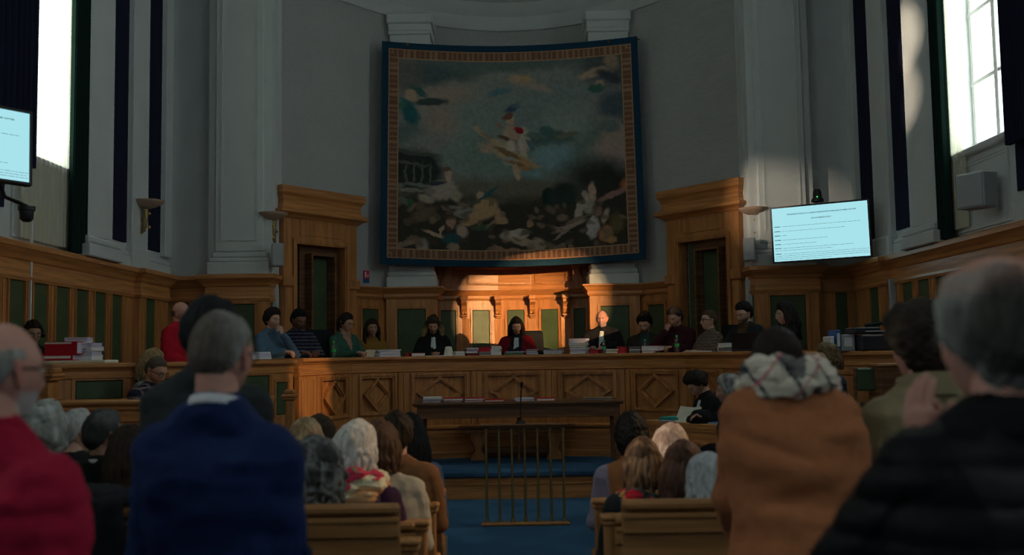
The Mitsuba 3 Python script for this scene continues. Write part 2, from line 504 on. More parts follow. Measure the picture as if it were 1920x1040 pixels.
# the panelled oak backdrop behind the president's seat: facets between corbels
kn = [-1.14, -.745, -.22, .31, .82, 1.16]
pan = [(-1.10, -.86), (-.62, -.35), (-.085, .185), (.445, .715), (.95, 1.14)]
yk = [15.57, 15.70, 15.80, 15.79, 15.68, 15.56]
for i in range(5):
    p0, p1 = (kn[i], yk[i]), (kn[i + 1], yk[i + 1])
    L = math.hypot(p1[0] - p0[0], p1[1] - p0[1])
    a, b = pan[i]
    wains('wall_apse', p0, p1, [(max(a - kn[i], .03), min(b - kn[i], L - .03), 1.0, 2.30)], zt=WA - .10, mo=.035)
bp = list(zip(kn, yk))
obj('cornice', sweep(bp, ACORN), 'oak_lengthwise', 'wall_apse')
obj('attic', sweep(bp, [(0, WA - .02), (.02, WA), (.02, 2.93), (.05, 2.96), (.05, 3.02), (-.08, 3.02), (-.08, WA - .02)]), 'oak_lengthwise', 'wall_apse', label='oak panelled attic over the bench backdrop')
for x0, x1 in ((-.98, -.80), (-.70, .30), (.36, .85), (.90, 1.10)):
    ym0, ym1 = np.interp(x0, kn, yk) - .022, np.interp(x1, kn, yk) - .022
    L = math.hypot(x1 - x0, ym1 - ym0)
    obj('attic_moulding', put(mould(0, L, WA + .07, 2.9, .03, .014), frame_of((x0, ym0), (x1, ym1))), 'oak_upright', 'wall_apse')
for sx in (-1, 1):       # scrolled cheeks at the ends of the attic
    pts = [(0, 0), (.17, 0), (.165, .1), (.12, .17), (.10, .25), (.12, .33), (.06, .37), (0, .37)]
    poly = Polygon([(sx * (.93 + q) , WA + z) for q, z in pts]) if sx > 0 else Polygon([(sx * (.93 + q), WA + z) for q, z in pts])
    obj('scroll_cheek', slab(poly, 15.5, 15.62), 'oak_upright', 'wall_apse')
for i in range(1, 5):    # corbels: scroll brackets with acorn drops
    x, y = kn[i], yk[i]
    prof = Polygon([(0, 2.5), (-.16, 2.5), (-.185, 2.46), (-.18, 2.41), (-.14, 2.385), (-.10, 2.37), (-.085, 2.33), (-.10, 2.30), (-.075, 2.27), (-.035, 2.24), (0, 2.22)])
    m = trimesh.creation.extrude_polygon(prof, .085, engine='earcut')
    v = m.vertices
    m = trimesh.Trimesh(np.stack([x - .0425 + v[:, 2], y + .01 + v[:, 0], v[:, 1]], 1), m.faces, process=False)
    if m.volume < 0:
        m.invert()
    drops = [shift(trimesh.creation.icosphere(2, .026), (x + d, y - .05, 2.255)) for d in (-.025, .025)]
    foot = [bx(x - .05, x + .05, y - .08, y + .01, 2.195, 2.225, .006), bx(x - .035, x + .035, y - .05, y + .01, 2.17, 2.195, .006)]
    fl = [bx(x - .075, x + .075, y - .012, y + .01, 1.0, 2.17, .004), bx(x - .06, x + .06, y - .20, y + .01, 2.45, 2.52, .01)]
    k = obj('corbel', [m] + drops + foot + fl, 'oak_upright', 'wall_apse', label='carved oak corbel')

# door portals
for sx, n in ((-1, 'left'), (1, 'right')):
    k = sthing('door_1', 'heavy oak door surround with a moulded cornice and green padded door, ' + ('left of the tapestry' if sx < 0 else 'right of the tapestry'))
    A, Bp = (-3.03, 13.40), (-2.22, 14.45)
    p0, p1 = (A, Bp) if sx < 0 else ((-Bp[0], Bp[1]), (-A[0], A[1]))
    fr = frame_of(p0, p1)
    L = math.hypot(Bp[0] - A[0], Bp[1] - A[1])
    o0, o1 = (.22, 1.09) if sx < 0 else (L - 1.09, L - .22)
    ZO = 3.14
    sur = slab(sbox(0, 0, L, 3.56).difference(sbox(o0, -.1, o1, ZO)), 0, .30)
    parts = [sur]
    parts += [ring(o0 - .07, o1 + .07, -.2, ZO + .07, .05, -.03, .01), ring(o0 - .03, o1 + .03, -.2, ZO + .03, .03, -.015, .01)]
    parts += [bx(.01, o0 - .08, -.02, .02, .3, 2.55, .006), bx(o1 + .08, L - .01, -.02, .02, .3, 2.55, .006)]
    parts += mould(o0 + .05, o1 - .05, ZO + .12, 3.48, .03, .012)
    parts += [bx(-.03, o0 - .07, -.05, .3, 2.55, 2.70, .02), bx(o1 + .07, L + .03, -.05, .3, 2.55, 2.70, .02)]
    obj('surround', put(parts, fr), 'oak_upright', k)
    ax2 = np.array([fr[0, 1], fr[1, 1]])
    q0, q1 = np.array(p0), np.array(p1)
    crown = [(-.1, 3.48), (.02, 3.48), (.06, 3.515), (.10, 3.53), (.125, 3.545), (.125, 3.585), (.075, 3.605), (.045, 3.65), (.04, 3.71), (.06, 3.77), (.09, 3.80), (.095, 3.82), (.095, 3.90), (-.1, 3.90)]
    obj('crown', sweep([q0 + ax2 * .3, q0, q1, q1 + ax2 * .3], crown), 'oak_lengthwise', k)
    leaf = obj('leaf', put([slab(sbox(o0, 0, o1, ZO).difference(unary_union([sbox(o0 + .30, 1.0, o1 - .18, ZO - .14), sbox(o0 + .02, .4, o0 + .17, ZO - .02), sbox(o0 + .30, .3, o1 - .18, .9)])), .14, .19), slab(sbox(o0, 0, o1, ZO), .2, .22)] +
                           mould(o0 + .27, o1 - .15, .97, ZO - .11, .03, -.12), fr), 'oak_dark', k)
    for s0, s1, z0, z1 in ((o0 + .30, o1 - .18, 1.0, ZO - .14), (o0 + .02, o0 + .17, .4, ZO - .02), (o0 + .30, o1 - .18, .3, .9)):
        obj('green_panel', put(bx(s0, s1, .165, .2, z0, z1, .012), fr), 'green_leather', leaf)
    obj('handle', put([bx(o1 - .14, o1 - .09, .12, .14, 1.25, 1.45, .004), bx(o1 - .15, o1 - .04, .09, .11, 1.34, 1.36, .004)], fr), 'brass', k)

# ---------------------------------------------------------------- the dais
ex = np.linspace(-2.2, 2.2, 25)
ey = 11.55 - .10 * np.cos(ex / 2.2 * math.pi / 2)
dpoly = Polygon(list(zip(ex, ey)) + [(2.2, 8.35), (4.5, 8.35), (4.5, 13.4), (3.1, 13.5), (2.0, 15.0), (1.0, 15.75), (-1.0, 15.75), (-2.0, 15.0), (-3.1, 13.5), (-4.5, 13.4), (-4.5, 8.35), (-2.2, 8.35)])
DZ = .30
dm = trimesh.creation.extrude_polygon(dpoly, .05, engine='earcut'); dm.apply_translation((0, 0, DZ - .05))
obj('dais', dm, 'blue_carpet'); struct('dais', 'blue carpeted platform that carries the bench')
edge = [(-2.2, 8.35), (-2.2, float(ey[0]))] + list(zip(ex[1:-1], ey[1:-1])) + [(2.2, float(ey[-1])), (2.2, 8.35)]
edge = np.array([(-4.5, 8.35)] + edge + [(4.5, 8.35)])
obj('riser', sweep(edge, [(-.06, 0), (.0, 0), (.0, .155), (.012, .16), (.012, .175), (-.02, .18), (-.02, .25), (-.06, .25)]), 'oak_lengthwise', 'dais', smooth=30)
obj('carpet_nosing', sweep(edge, [(-.1, .245), (.02, .245), (.035, .255), (.035, .288), (.02, .303), (-.1, .303)]), 'blue_carpet', 'dais', smooth=30)
# ---------------------------------------------------------------- the judges' bench
from shapely.geometry import LineString
BZ = 1.60
BF = [(-2.36, 11.15), (-2.24, 11.55), (-2.0, 12.5), (-1.41, 12.95), (-.486, 13.2), (.486, 13.2), (1.417, 12.95), (2.11, 12.4), (2.39, 11.6), (2.68, 10.6)]


def ribbon(path, out, inn):
    """Plan polygon that follows a path, from out in front of it to inn behind."""
    L = LineString(path)
    b = L.buffer(-out, single_sided=True, join_style=2)
    a = L.buffer(inn, single_sided=True, join_style=2)
    return unary_union([a, b]).buffer(.001)


def plan_slab(poly, z0, z1):
    out = []
    for g in getattr(poly, 'geoms', [poly]):
        m = trimesh.creation.extrude_polygon(g, z1 - z0, engine='earcut')
        m.apply_translation((0, 0, z0))
        out.append(m)
    return trimesh.util.concatenate(out)


TOPPROF = [(-.05, BZ - .05), (.045, BZ - .05), (.065, BZ - .035), (.065, BZ - .012), (.055, BZ), (-.05, BZ)]
FRIEZE = [(-.06, BZ - .20), (.0, BZ - .20), (.022, BZ - .19), (.022, BZ - .165), (.006, BZ - .155), (.006, BZ - .08), (.03, BZ - .06), (.03, BZ - .05), (-.06, BZ - .05)]
bench = thing('judges_bench', 'long curved oak judges bench with lozenge panels facing the court', 'bench')
obj('desktop', plan_slab(ribbon(BF, 0, .62), BZ - .04, BZ - .001), 'oak_lengthwise', bench)
obj('top_moulding', sweep(BF, TOPPROF), 'oak_lengthwise', bench)
obj('frieze', sweep(BF, FRIEZE), 'oak_lengthwise', bench)
obj('plinth', sweep(BF, [(-.06, DZ), (.075, DZ), (.075, DZ + .07), (.06, DZ + .09), (.06, .62), (.045, .66), (.07, .675), (.07, .70), (.02, .72), (-.06, .72)]), 'oak_lengthwise', bench)
for i in range(len(BF) - 1):
    p0, p1 = np.array(BF[i]), np.array(BF[i + 1])
    L = np.linalg.norm(p1 - p0)
    fr = frame_of(p0, p1)
    mg = .13 if L > .6 else .06
    z0, z1 = .90, 1.36
    if L < .5:                                   # the corner post
        obj('corner_post', put([slab(sbox(0, .7, L, BZ - .2), -.01, .05), bx(.05, L - .05, -.03, .0, .78, 1.36, .01)], fr), 'oak_upright', bench)
        continue
    s0, s1 = mg, L - mg
    parts = [slab(sbox(0, .7, L, BZ - .19).difference(sbox(s0, z0, s1, z1)), 0, .05), slab(sbox(0, .7, L, BZ - .19), .05, .09)]
    obj('front_panel', put(parts, fr), 'oak_upright', bench)
    parts = mould(s0 - .02, s1 + .02, z0 - .02, z1 + .02, .045, .028) + [slab(sbox(s0, z0, s1, z1), .036, .05)]
    sc, zc, a, b = (s0 + s1) / 2, (z0 + z1) / 2, (s1 - s0) / 2 - .05, (z1 - z0) / 2 - .02
    dia = Polygon([(sc - a, zc), (sc, zc + b), (sc + a, zc), (sc, zc - b)])
    parts += [slab(dia.buffer(.0).difference(dia.buffer(-.026)), -.022, .038), slab(dia.buffer(-.024).difference(dia.buffer(-.045)), .0, .038)]
    parts += [slab(dia.buffer(-.058), .022, .038)]
    obj('lozenge_panel', put(parts, fr), 'oak_upright', bench)
    for e in ((.0, mg - .05), (L - mg + .05, L)):
        obj('pilaster', put([bx(e[0] + .008, e[1], -.018, .01, .72, BZ - .2, .006)], fr), 'oak_upright', bench)

# wings of the bench, with green panels
DTOP = [(-.05, 1.535), (.04, 1.535), (.055, 1.55), (.055, 1.575), (.045, 1.585), (-.05, 1.585)]
DFR = [(-.06, 1.44), (.0, 1.44), (.018, 1.45), (.018, 1.465), (.004, 1.475), (.004, 1.51), (.02, 1.525), (.02, 1.536), (-.06, 1.536)]
for sx, nm in ((-1, 'left'), (1, 'right')):
    pth = [(-4.28, 8.84), (-3.5, 9.3), (-2.79, 10.2), (-2.40, 11.08)] if sx < 0 else [(2.76, 10.42), (3.08, 10.0), (3.61, 9.4), (4.35, 9.15)]
    k = thing('clerks_desk', f'oak desk enclosure with green inset panels joining the {nm} end of the judges bench', 'desk')
    obj('desktop', plan_slab(ribbon(pth, 0, .5).intersection(sbox(-4.42, 0, 4.42, 20)), 1.545, 1.584), 'oak_lengthwise', k)
    obj('top_moulding', sweep(pth, DTOP), 'oak_lengthwise', k)
    obj('frieze', sweep(pth, DFR), 'oak_lengthwise', k)
    for i in range(3):
        p0, p1 = np.array(pth[i]), np.array(pth[i + 1])
        L = np.linalg.norm(p1 - p0)
        if sx < 0:
            pn = {0: [(.44, .84, 1.26, 1.43)], 1: [(.06, .50, 1.05, 1.43), (.60, 1.08, 1.05, 1.43)], 2: [(.08, .55, 1.05, 1.43), (.66, .86, 1.0, 1.35)]}[i]
        else:
            pn = {0: [(.10, .55, 1.0, 1.36)], 1: [(.12, .68, 1.0, 1.36)], 2: [(.1, .6, 1.0, 1.36)]}[i]
        fr = frame_of(p0, p1)
        poly = sbox(0, DZ, L, 1.45)
        for a, b, c, d in pn:
            poly = poly.difference(sbox(a, c, b, d))
        parts = [slab(poly, 0, .04), slab(sbox(0, DZ, L, 1.45), .04, .07)]
        for a, b, c, d in pn:
            parts += mould(a - .03, b + .03, c - .03, d + .03, .03, .014)
        f = obj('front', put(parts, fr), 'oak_upright', k)
        for a, b, c, d in pn:
            obj('green_panel', put(bx(a, b, .01, .045, c, d, .012), fr), 'green_leather' if sx < 0 else 'oak_upright', f)

# the counsel box in front of the left wing, with its gate post
k = thing('counsel_desk', 'low oak counsel desk with a moulded rail, before the green panelled enclosure', 'desk')
pth = [(-3.84, 8.50), (-2.06, 8.62)]
obj('rail', sweep(pth, [(-.30, 1.23), (.02, 1.23), (.035, 1.245), (.035, 1.262), (.02, 1.275), (-.30, 1.275)]), 'oak_lengthwise', k)
fr = frame_of(*pth); L = np.linalg.norm(np.subtract(*pth))
pans = [(.1, .56), (.66, 1.12), (1.22, 1.68)]
poly = sbox(0, .3, L, 1.23)
parts = []
for a, b in pans:
    poly = poly.difference(sbox(a, .5, b, 1.0)); parts += mould(a - .03, b + .03, .47, 1.03, .03, .014)
obj('front', put([slab(poly, 0, .04), slab(sbox(0, .3, L, 1.23), .04, .06)] + parts + [bx(0, L, -.02, .01, 1.09, 1.115, .006), bx(0, L, -.025, .01, 1.19, 1.215, .006)], fr), 'oak_lengthwise', k)
for a, b in pans:
    obj('green_panel', put(bx(a, b, .01, .045, .5, 1.0, .012), fr), 'green_leather', k)
k = thing('gate_post', 'square oak post at the near left end of the counsel desk', 'post')
obj('shaft', bx(-4.12, -3.93, 8.62, 8.80, .3, 1.44, .012), 'oak_upright', k)
obj('cap', [bx(-4.15, -3.90, 8.59, 8.83, 1.44, 1.47, .01), bx(-4.16, -3.89, 8.58, 8.84, 1.47, 1.50, .012), bx(-4.14, -3.91, 8.6, 8.82, 1.50, 1.55, .012)], 'oak_lengthwise', k)
obj('neck_moulding', bx(-4.14, -3.91, 8.6, 8.82, 1.27, 1.29, .006), 'oak_lengthwise', k)
k = thing('gate_post', 'turned square oak post at the end of the counsel box beside the lit bench corner', 'post')
obj('shaft', bx(-1.99, -1.92, 8.87, 8.94, .3, 1.24, .008), 'oak_upright', k)
obj('cap', [bx(-2.01, -1.90, 8.85, 8.96, 1.24, 1.26, .006), bx(-2.02, -1.89, 8.84, 8.97, 1.26, 1.29, .008), bx(-2.0, -1.91, 8.86, 8.95, 1.29, 1.33, .012)], 'oak_lengthwise', k)

# the counsel desk on the right
k = thing('counsel_desk', 'small oak counsel desk with papers on it beside the bending robed woman', 'desk')
tp = Polygon([(1.27, 9.95), (1.50, 10.05), (2.15, 9.55), (1.94, 9.15), (1.72, 9.12)])
obj('top', plan_slab(Polygon([(1.24, 9.98), (1.60, 10.15), (2.30, 9.50), (1.83, 9.03)]), .905, .945), 'oak_lengthwise', k)
obj('moulding', plan_slab(Polygon([(1.255, 9.975), (1.60, 10.13), (2.28, 9.50), (1.83, 9.055)]), .875, .905), 'oak_lengthwise', k)
pl = Polygon([(1.28, 9.97), (1.60, 10.11), (2.25, 9.50), (1.83, 9.09)])
obj('body', plan_slab(pl, 0.0, .875), 'oak_lengthwise', k)
fr = frame_of((1.28, 9.97), (1.83, 9.09))
obj('front_panel', put(mould(.08, .95, .15, .78, .05, .02) + [bx(.18, .86, -.012, .02, .24, .69, .01)], fr), 'oak_upright', k)

# the table on the dais
k = thing('table', 'long oak table standing on the dais before the judges bench, files on its top', 'table')
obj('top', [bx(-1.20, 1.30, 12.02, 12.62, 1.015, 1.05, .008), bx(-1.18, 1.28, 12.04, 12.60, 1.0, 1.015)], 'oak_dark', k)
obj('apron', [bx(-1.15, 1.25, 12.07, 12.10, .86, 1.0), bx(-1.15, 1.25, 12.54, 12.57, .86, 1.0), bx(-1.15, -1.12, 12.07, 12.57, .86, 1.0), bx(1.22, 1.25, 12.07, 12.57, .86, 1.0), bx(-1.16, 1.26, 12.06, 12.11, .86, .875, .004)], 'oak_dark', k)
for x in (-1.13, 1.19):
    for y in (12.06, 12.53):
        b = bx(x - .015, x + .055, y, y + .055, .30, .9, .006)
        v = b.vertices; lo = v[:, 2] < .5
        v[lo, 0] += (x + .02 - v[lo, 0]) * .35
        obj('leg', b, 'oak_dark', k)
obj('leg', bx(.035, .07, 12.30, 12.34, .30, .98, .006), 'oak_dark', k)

# carved oak seat under the bench
k = thing('bench_seat', 'carved oak bench seat with scroll ends standing behind the table', 'bench')
obj('seat', [bx(-.70, .76, 12.68, 13.04, .685, .73, .012), bx(-.66, .72, 12.70, 13.02, .63, .685, .01)], 'oak_lengthwise', k)
for x in (-.45, .50):
    sc = [(x - .10, .30), (x + .10, .30), (x + .08, .36), (x + .035, .42), (x + .06, .50), (x + .10, .56), (x + .09, .63), (x - .09, .63), (x - .10, .56), (x - .06, .50), (x - .035, .42), (x - .08, .36)]
    kk = obj('end_support', slab(Polygon(sc), 12.72, 12.98), 'oak_upright', k)
    m = trimesh.creation.cylinder(.055, .30, sections=20); turn(m, 90, (1, 0, 0)); m.apply_translation((x, 12.84, .53))
    obj('scroll', m, 'oak_upright', kk)
obj('stretcher', bx(-.42, .47, 12.83, 12.87, .37, .45, .008), 'oak_dark', k)

# the witness bar with its microphone
k = thing('witness_bar', 'brass barred witness rail with a wooden handrail standing in the aisle', 'railing')
yb = 9.7
obj('handrail', [bx(-.325, .50, yb - .05, yb + .05, .925, .95, .01), bx(-.30, .475, yb - .03, yb + .03, .905, .925, .006)], 'oak_dark', k)
obj('foot_rail', bx(-.325, .51, yb - .06, yb + .04, 0, .03, .01), 'pew_oak', k)
for i in range(7):
    x = -.27 + i * (.73 / 6)
    obj('bar', [tube([(x, yb, .02), (x, yb, .91)], .0125, 10), shift(lathe([(0, 0), (.022, 0), (.018, .03), (0, .03)], 12), (x, yb, .03)), shift(lathe([(0, 0), (.018, 0), (.022, .03), (0, .03)], 12), (x, yb, .875))], 'dull_brass', k, smooth=40)
k = thing('microphone', 'thin black gooseneck microphone rising from the witness bar', 'microphone')
obj('base', [shift(lathe([(0, 0), (.045, 0), (.04, .02), (.012, .03), (0, .03)], 20), (.06, yb, .95))], 'black_plastic', k, smooth=40)
obj('gooseneck', tube([(.06, yb, .975), (.062, yb, 1.1), (.066, yb - .01, 1.2), (.073, yb - .03, 1.30)], .006), 'black_plastic', k, smooth=40)
obj('capsule', [tube([(.073, yb - .03, 1.295), (.077, yb - .045, 1.335)], [.011, .013], 10)], 'black_plastic', k, smooth=40)

# ---------------------------------------------------------------- pews
PEWS = [(5.98, .82, 'front'), (5.43, .82, 'second'), (4.87, .82, 'third'), (4.20, 1.0, 'nearest')]
for sx, nm in ((-1, 'left'), (1, 'right')):
    for yp, zt, row in PEWS:
        if sx > 0 and row == 'front':
            continue
        if sx > 0:
            yp -= {'second': -.05, 'third': -.08, 'nearest': 0}[row]
        k = thing('pew', f'oak pew in the {row} row on the {nm} of the aisle', 'pew')
        xi, xo = (.435 if sx > 0 and row == 'nearest' else .475) * sx, 4.25 * sx
        B = lambda a, b, *r, **q: bx(a, b, *r, **q)
        w = .12
        obj('back', [bx(xi, xo, yp, yp + .03, .10, zt - .03)] + [bx(xi, xo, yp - .015, yp + .02, z - .035, z + .035, .006) for z in (zt - .10, zt - .28, .3)] + [bx(xi, xo, yp - .022, yp + .02, zt - .075, zt - .05, .006)], 'pew_oak', k)
        obj('top_rail', bx(xi, xo, yp - .03, yp + .05, zt - .04, zt, .012), 'pew_oak', k)
        obj('seat', bx(xi, xo, yp + .03, yp + .40, .36, .395, .008), 'pew_oak', k)
        yq = yp if row != 'nearest' else 4.38
        x0, x1 = (.425 * sx, (.425 + .085) * sx)
        if sx > 0 and row == 'nearest':
            obj('end_panel', bx(xi - .03, xi + .005, yp - .01, yp + .36, 0, .66, .008), 'pew_post_oak', k)
            continue
        obj('end_post', [bx(x0, x1, yq, yq + .075, 0, .78, .008), bx(x0, x1, yq + .0, yq + .38, .02, .50, .008)], 'pew_post_oak', k)
        obj('post_cap', [bx(x0 - .012 * sx, x1 + .015 * sx, yq - .01, yq + .085, .775, .80, .006), bx(x0 - .018 * sx, x1 + .018 * sx, yq - .018, yq + .092, .80, .822, .008)], 'pew_post_oak', k)

# ---------------------------------------------------------------- tapestry
rt = random.Random(3)
_blobs = []


def bl(x, y, rx, ry, ang, rgb, soft=.5, op=1.0):
    _blobs.append(((x - 722) / 483., (y - 68) / 424., rx / 483., ry / 424., math.radians(ang), tuple(float(q) for q in rgb), soft, op))


SKY, PINK, DK, FLESH, OCH, TEAL = (.215, .26, .235), (.33, .265, .22), (.05, .07, .07), (.42, .30, .215), (.40, .28, .13), (.055, .17, .165)
# clouds and sky
bl(960, 210, 330, 190, 0, (.27, .24, .215), .9); bl(905, 235, 165, 110, -10, SKY, .7); bl(1040, 190, 120, 70, -25, (.19, .23, .22), .7)
bl(985, 290, 170, 55, 5, (.165, .235, .21), .7); bl(800, 125, 130, 26, -8, (.075, .115, .115), .6); bl(960, 105, 200, 16, 0, (.12, .16, .15), .6); bl(1150, 115, 60, 45, 20, (.08, .10, .10), .6)
bl(765, 135, 35, 40, 0, (.15, .14, .125), .7); bl(840, 165, 60, 24, -10, PINK, .7); bl(830, 215, 40, 45, 0, (.29, .245, .205), .7); bl(1160, 250, 38, 55, 15, (.33, .25, .21), .5); bl(1172, 285, 40, 30, 0, (.34, .26, .23), .5); bl(1165, 195, 38, 32, 0, (.07, .10, .12), .5)
bl(1090, 250, 60, 30, -25, (.12, .17, .15), .6); bl(1070, 225, 50, 40, 0, (.25, .29, .26), .7); bl(770, 245, 34, 24, 0, (.12, .16, .15), .6); bl(800, 262, 40, 20, 0, (.22, .23, .21), .6)
# winged figures, top left and right, cherub at the top
bl(770, 180, 14, 10, 0, TEAL, .4); bl(776, 168, 12, 12, 0, FLESH, .4); bl(782, 178, 14, 6, 30, FLESH, .4); bl(812, 180, 34, 8, -6, (.05, .075, .07), .35); bl(775, 205, 16, 26, -25, (.03, .12, .13), .4); bl(752, 192, 22, 8, -20, (.06, .17, .13), .5); bl(790, 160, 20, 7, 35, (.05, .12, .10), .5)
bl(985, 135, 24, 10, 5, OCH, .5); bl(975, 132, 9, 8, 0, FLESH, .4); bl(945, 157, 24, 7, -12, (.09, .20, .23), .5); bl(1010, 150, 40, 7, 15, PINK, .6)
bl(1120, 130, 30, 9, -15, FLESH, .5); bl(1132, 152, 9, 9, 0, FLESH, .4); bl(1155, 110, 14, 20, -20, (.30, .22, .16), .5); bl(1125, 160, 16, 9, 0, (.05, .13, .10), .4); bl(1150, 140, 30, 10, 30, (.05, .06, .07), .5)
# the flying figure in the middle
bl(1035, 250, 52, 16, 0, (.08, .13, .12), .4); bl(1030, 235, 14, 10, 0, (.06, .15, .13), .4); bl(945, 268, 44, 16, 10, (.36, .30, .22), .4); bl(925, 262, 22, 8, -30, FLESH, .4); bl(968, 285, 40, 12, 12, OCH, .4); bl(995, 300, 24, 7, 10, (.44, .25, .12), .4)
bl(963, 242, 16, 22, 10, FLESH, .4); bl(990, 250, 10, 24, -10, (.46, .39, .30), .4); bl(978, 232, 12, 6, 20, (.30, .02, .03), .4); bl(962, 212, 9, 10, 0, (.48, .34, .25), .4); bl(958, 205, 12, 6, -30, (.20, .10, .06), .4); bl(966, 190, 14, 7, -25, (.05, .09, .13), .4); bl(972, 184, 10, 5, 0, (.10, .16, .20), .5)
bl(908, 238, 16, 4, 35, FLESH, .4); bl(898, 228, 5, 5, 0, FLESH, .4); bl(972, 300, 9, 26, -14, FLESH, .35); bl(980, 325, 5, 12, -8, FLESH, .35); bl(958, 288, 12, 12, 0, (.32, .31, .27), .4); bl(1045, 285, 42, 26, 0, (.20, .32, .34), .6); bl(1000, 318, 22, 14, 0, (.17, .29, .29), .6); bl(955, 248, 20, 4, 20, (.12, .07, .05), .4)
# landscape
bl(960, 420, 330, 85, 0, (.045, .042, .033), .25); bl(960, 345, 210, 22, 2, (.15, .135, .105), .8); bl(1140, 340, 90, 45, 20, (.035, .037, .033), .6); bl(775, 312, 62, 42, 0, (.03, .038, .035), .25); bl(1030, 362, 12, 20, 0, (.02, .04, .035), .3); bl(1060, 360, 30, 26, 0, (.03, .045, .04), .4); bl(930, 365, 40, 14, 0, (.10, .10, .075), .7)
for i in range(5):
    bl(752 + i * 15, 320, 2.5, 26, 0, (.10, .115, .10), .4)
bl(775, 278, 55, 4, 8, (.08, .09, .08), .4)
# figures below: pale horse and rider, centaur, scroll, women
bl(835, 348, 28, 20, -15, (.36, .31, .26), .35); bl(845, 320, 6, 16, -12, (.44, .31, .24), .35); bl(842, 308, 8, 5, 0, (.17, .09, .06), .4); bl(825, 335, 18, 4, -10, (.05, .06, .08), .4); bl(805, 366, 16, 9, 10, (.34, .29, .22), .4); bl(860, 358, 12, 12, 0, (.30, .27, .20), .4)
bl(775, 350, 30, 4, 0, (.22, .21, .18), .4); bl(762, 372, 22, 8, 10, (.15, .15, .14), .5); bl(775, 375, 5, 8, 0, (.04, .13, .05), .4); bl(800, 395, 30, 12, -30, (.13, .10, .065), .5)
bl(912, 382, 26, 20, -20, (.42, .275, .15), .3); bl(890, 402, 26, 9, -25, (.40, .26, .14), .3); bl(938, 395, 9, 16, -10, (.38, .25, .14), .35); bl(940, 408, 14, 4, 0, (.36, .24, .14), .4); bl(905, 357, 9, 9, 30, FLESH, .35); bl(918, 355, 26, 4, -35, (.03, .11, .13), .4); bl(905, 418, 22, 6, 0, (.06, .10, .06), .4); bl(870, 392, 18, 9, 0, (.26, .24, .22), .4)
bl(850, 410, 9, 12, 0, (.36, .22, .16), .4); bl(820, 432, 24, 4, 18, FLESH, .4); bl(832, 424, 4, 10, 25, FLESH, .4); bl(798, 455, 12, 16, 0, (.30, .26, .23), .4); bl(852, 440, 20, 12, 0, (.03, .085, .10), .4); bl(855, 455, 12, 8, 0, (.30, .23, .16), .4); bl(870, 425, 10, 14, -20, (.38, .28, .22), .4); bl(768, 452, 34, 6, -20, (.24, .19, .14), .5); bl(750, 466, 12, 8, 0, (.32, .20, .17), .4); bl(776, 468, 14, 6, 0, (.34, .23, .17), .4)
bl(968, 432, 28, 11, -5, (.44, .38, .31), .2); bl(985, 446, 26, 8, 12, (.36, .28, .20), .3); bl(1010, 452, 14, 14, 0, (.33, .26, .19), .35); bl(996, 412, 7, 8, 0, (.30, .18, .11), .4); bl(990, 428, 12, 5, 0, (.03, .09, .06), .4); bl(935, 460, 9, 8, 0, (.26, .16, .11), .4); bl(965, 462, 40, 3, 15, (.30, .17, .11), .5)
bl(1112, 358, 8, 20, 0, (.46, .32, .25), .35); bl(1098, 362, 6, 8, 0, (.38, .28, .22), .4); bl(1088, 390, 8, 20, 18, (.42, .36, .30), .35); bl(1106, 385, 12, 16, 0, (.30, .29, .22), .4); bl(1070, 420, 34, 6, -20, (.34, .26, .21), .4); bl(1060, 430, 26, 3, -35, (.30, .24, .20), .4); bl(1112, 425, 12, 22, 12, (.42, .38, .36), .35); bl(1122, 395, 8, 9, 0, (.25, .15, .11), .4); bl(1135, 405, 6, 16, 20, (.36, .31, .22), .4)
bl(1136, 438, 14, 16, 0, (.42, .20, .09), .4); bl(1145, 450, 10, 8, 0, (.36, .20, .08), .4); bl(1178, 350, 14, 14, 0, (.40, .13, .06), .5); bl(1190, 365, 8, 8, 0, (.40, .16, .07), .5); bl(1150, 365, 34, 6, -20, (.30, .17, .14), .5)
bl(962, 262, 10, 14, 5, (.50, .42, .33), .4); bl(955, 275, 30, 5, 25, (.20, .12, .06), .4); bl(985, 268, 6, 20, -20, (.50, .42, .34), .4); bl(1000, 262, 5, 14, -30, (.10, .16, .18), .4)
bl(920, 244, 18, 3, 28, (.30, .19, .12), .4); bl(935, 256, 12, 5, 40, (.42, .32, .2), .4); bl(970, 296, 22, 4, 15, (.24, .15, .07), .4); bl(985, 306, 20, 4, 8, (.36, .2, .09), .4); bl(973, 312, 5, 18, -12, (.44, .31, .22), .35)
bl(1010, 245, 22, 6, 8, (.12, .17, .16), .4); bl(1070, 246, 26, 6, -6, (.16, .17, .11), .5); bl(940, 222, 10, 3, 45, (.30, .16, .10), .4); bl(1150, 235, 20, 14, 10, (.13, .17, .16), .5); bl(1178, 225, 10, 16, 0, (.10, .14, .15), .5)
bl(760, 300, 60, 3, 6, (.10, .11, .10), .4); bl(745, 345, 22, 6, -12, (.20, .20, .17), .5); bl(790, 340, 26, 4, 4, (.19, .19, .165), .5); bl(812, 350, 12, 6, 0, (.24, .21, .17), .5)
bl(880, 372, 26, 5, -12, (.09, .11, .07), .5); bl(868, 382, 30, 4, 6, (.22, .21, .18), .5); bl(925, 372, 5, 9, 20, (.24, .15, .09), .4); bl(948, 402, 5, 10, -35, (.33, .22, .13), .4)
bl(1082, 408, 26, 4, -18, (.20, .15, .12), .5); bl(1050, 424, 20, 3, 20, (.26, .20, .16), .5); bl(1100, 376, 5, 14, 12, (.40, .35, .30), .4); bl(1108, 420, 5, 20, 18, (.46, .42, .40), .4); bl(1155, 420, 14, 20, 0, (.13, .10, .05), .6)
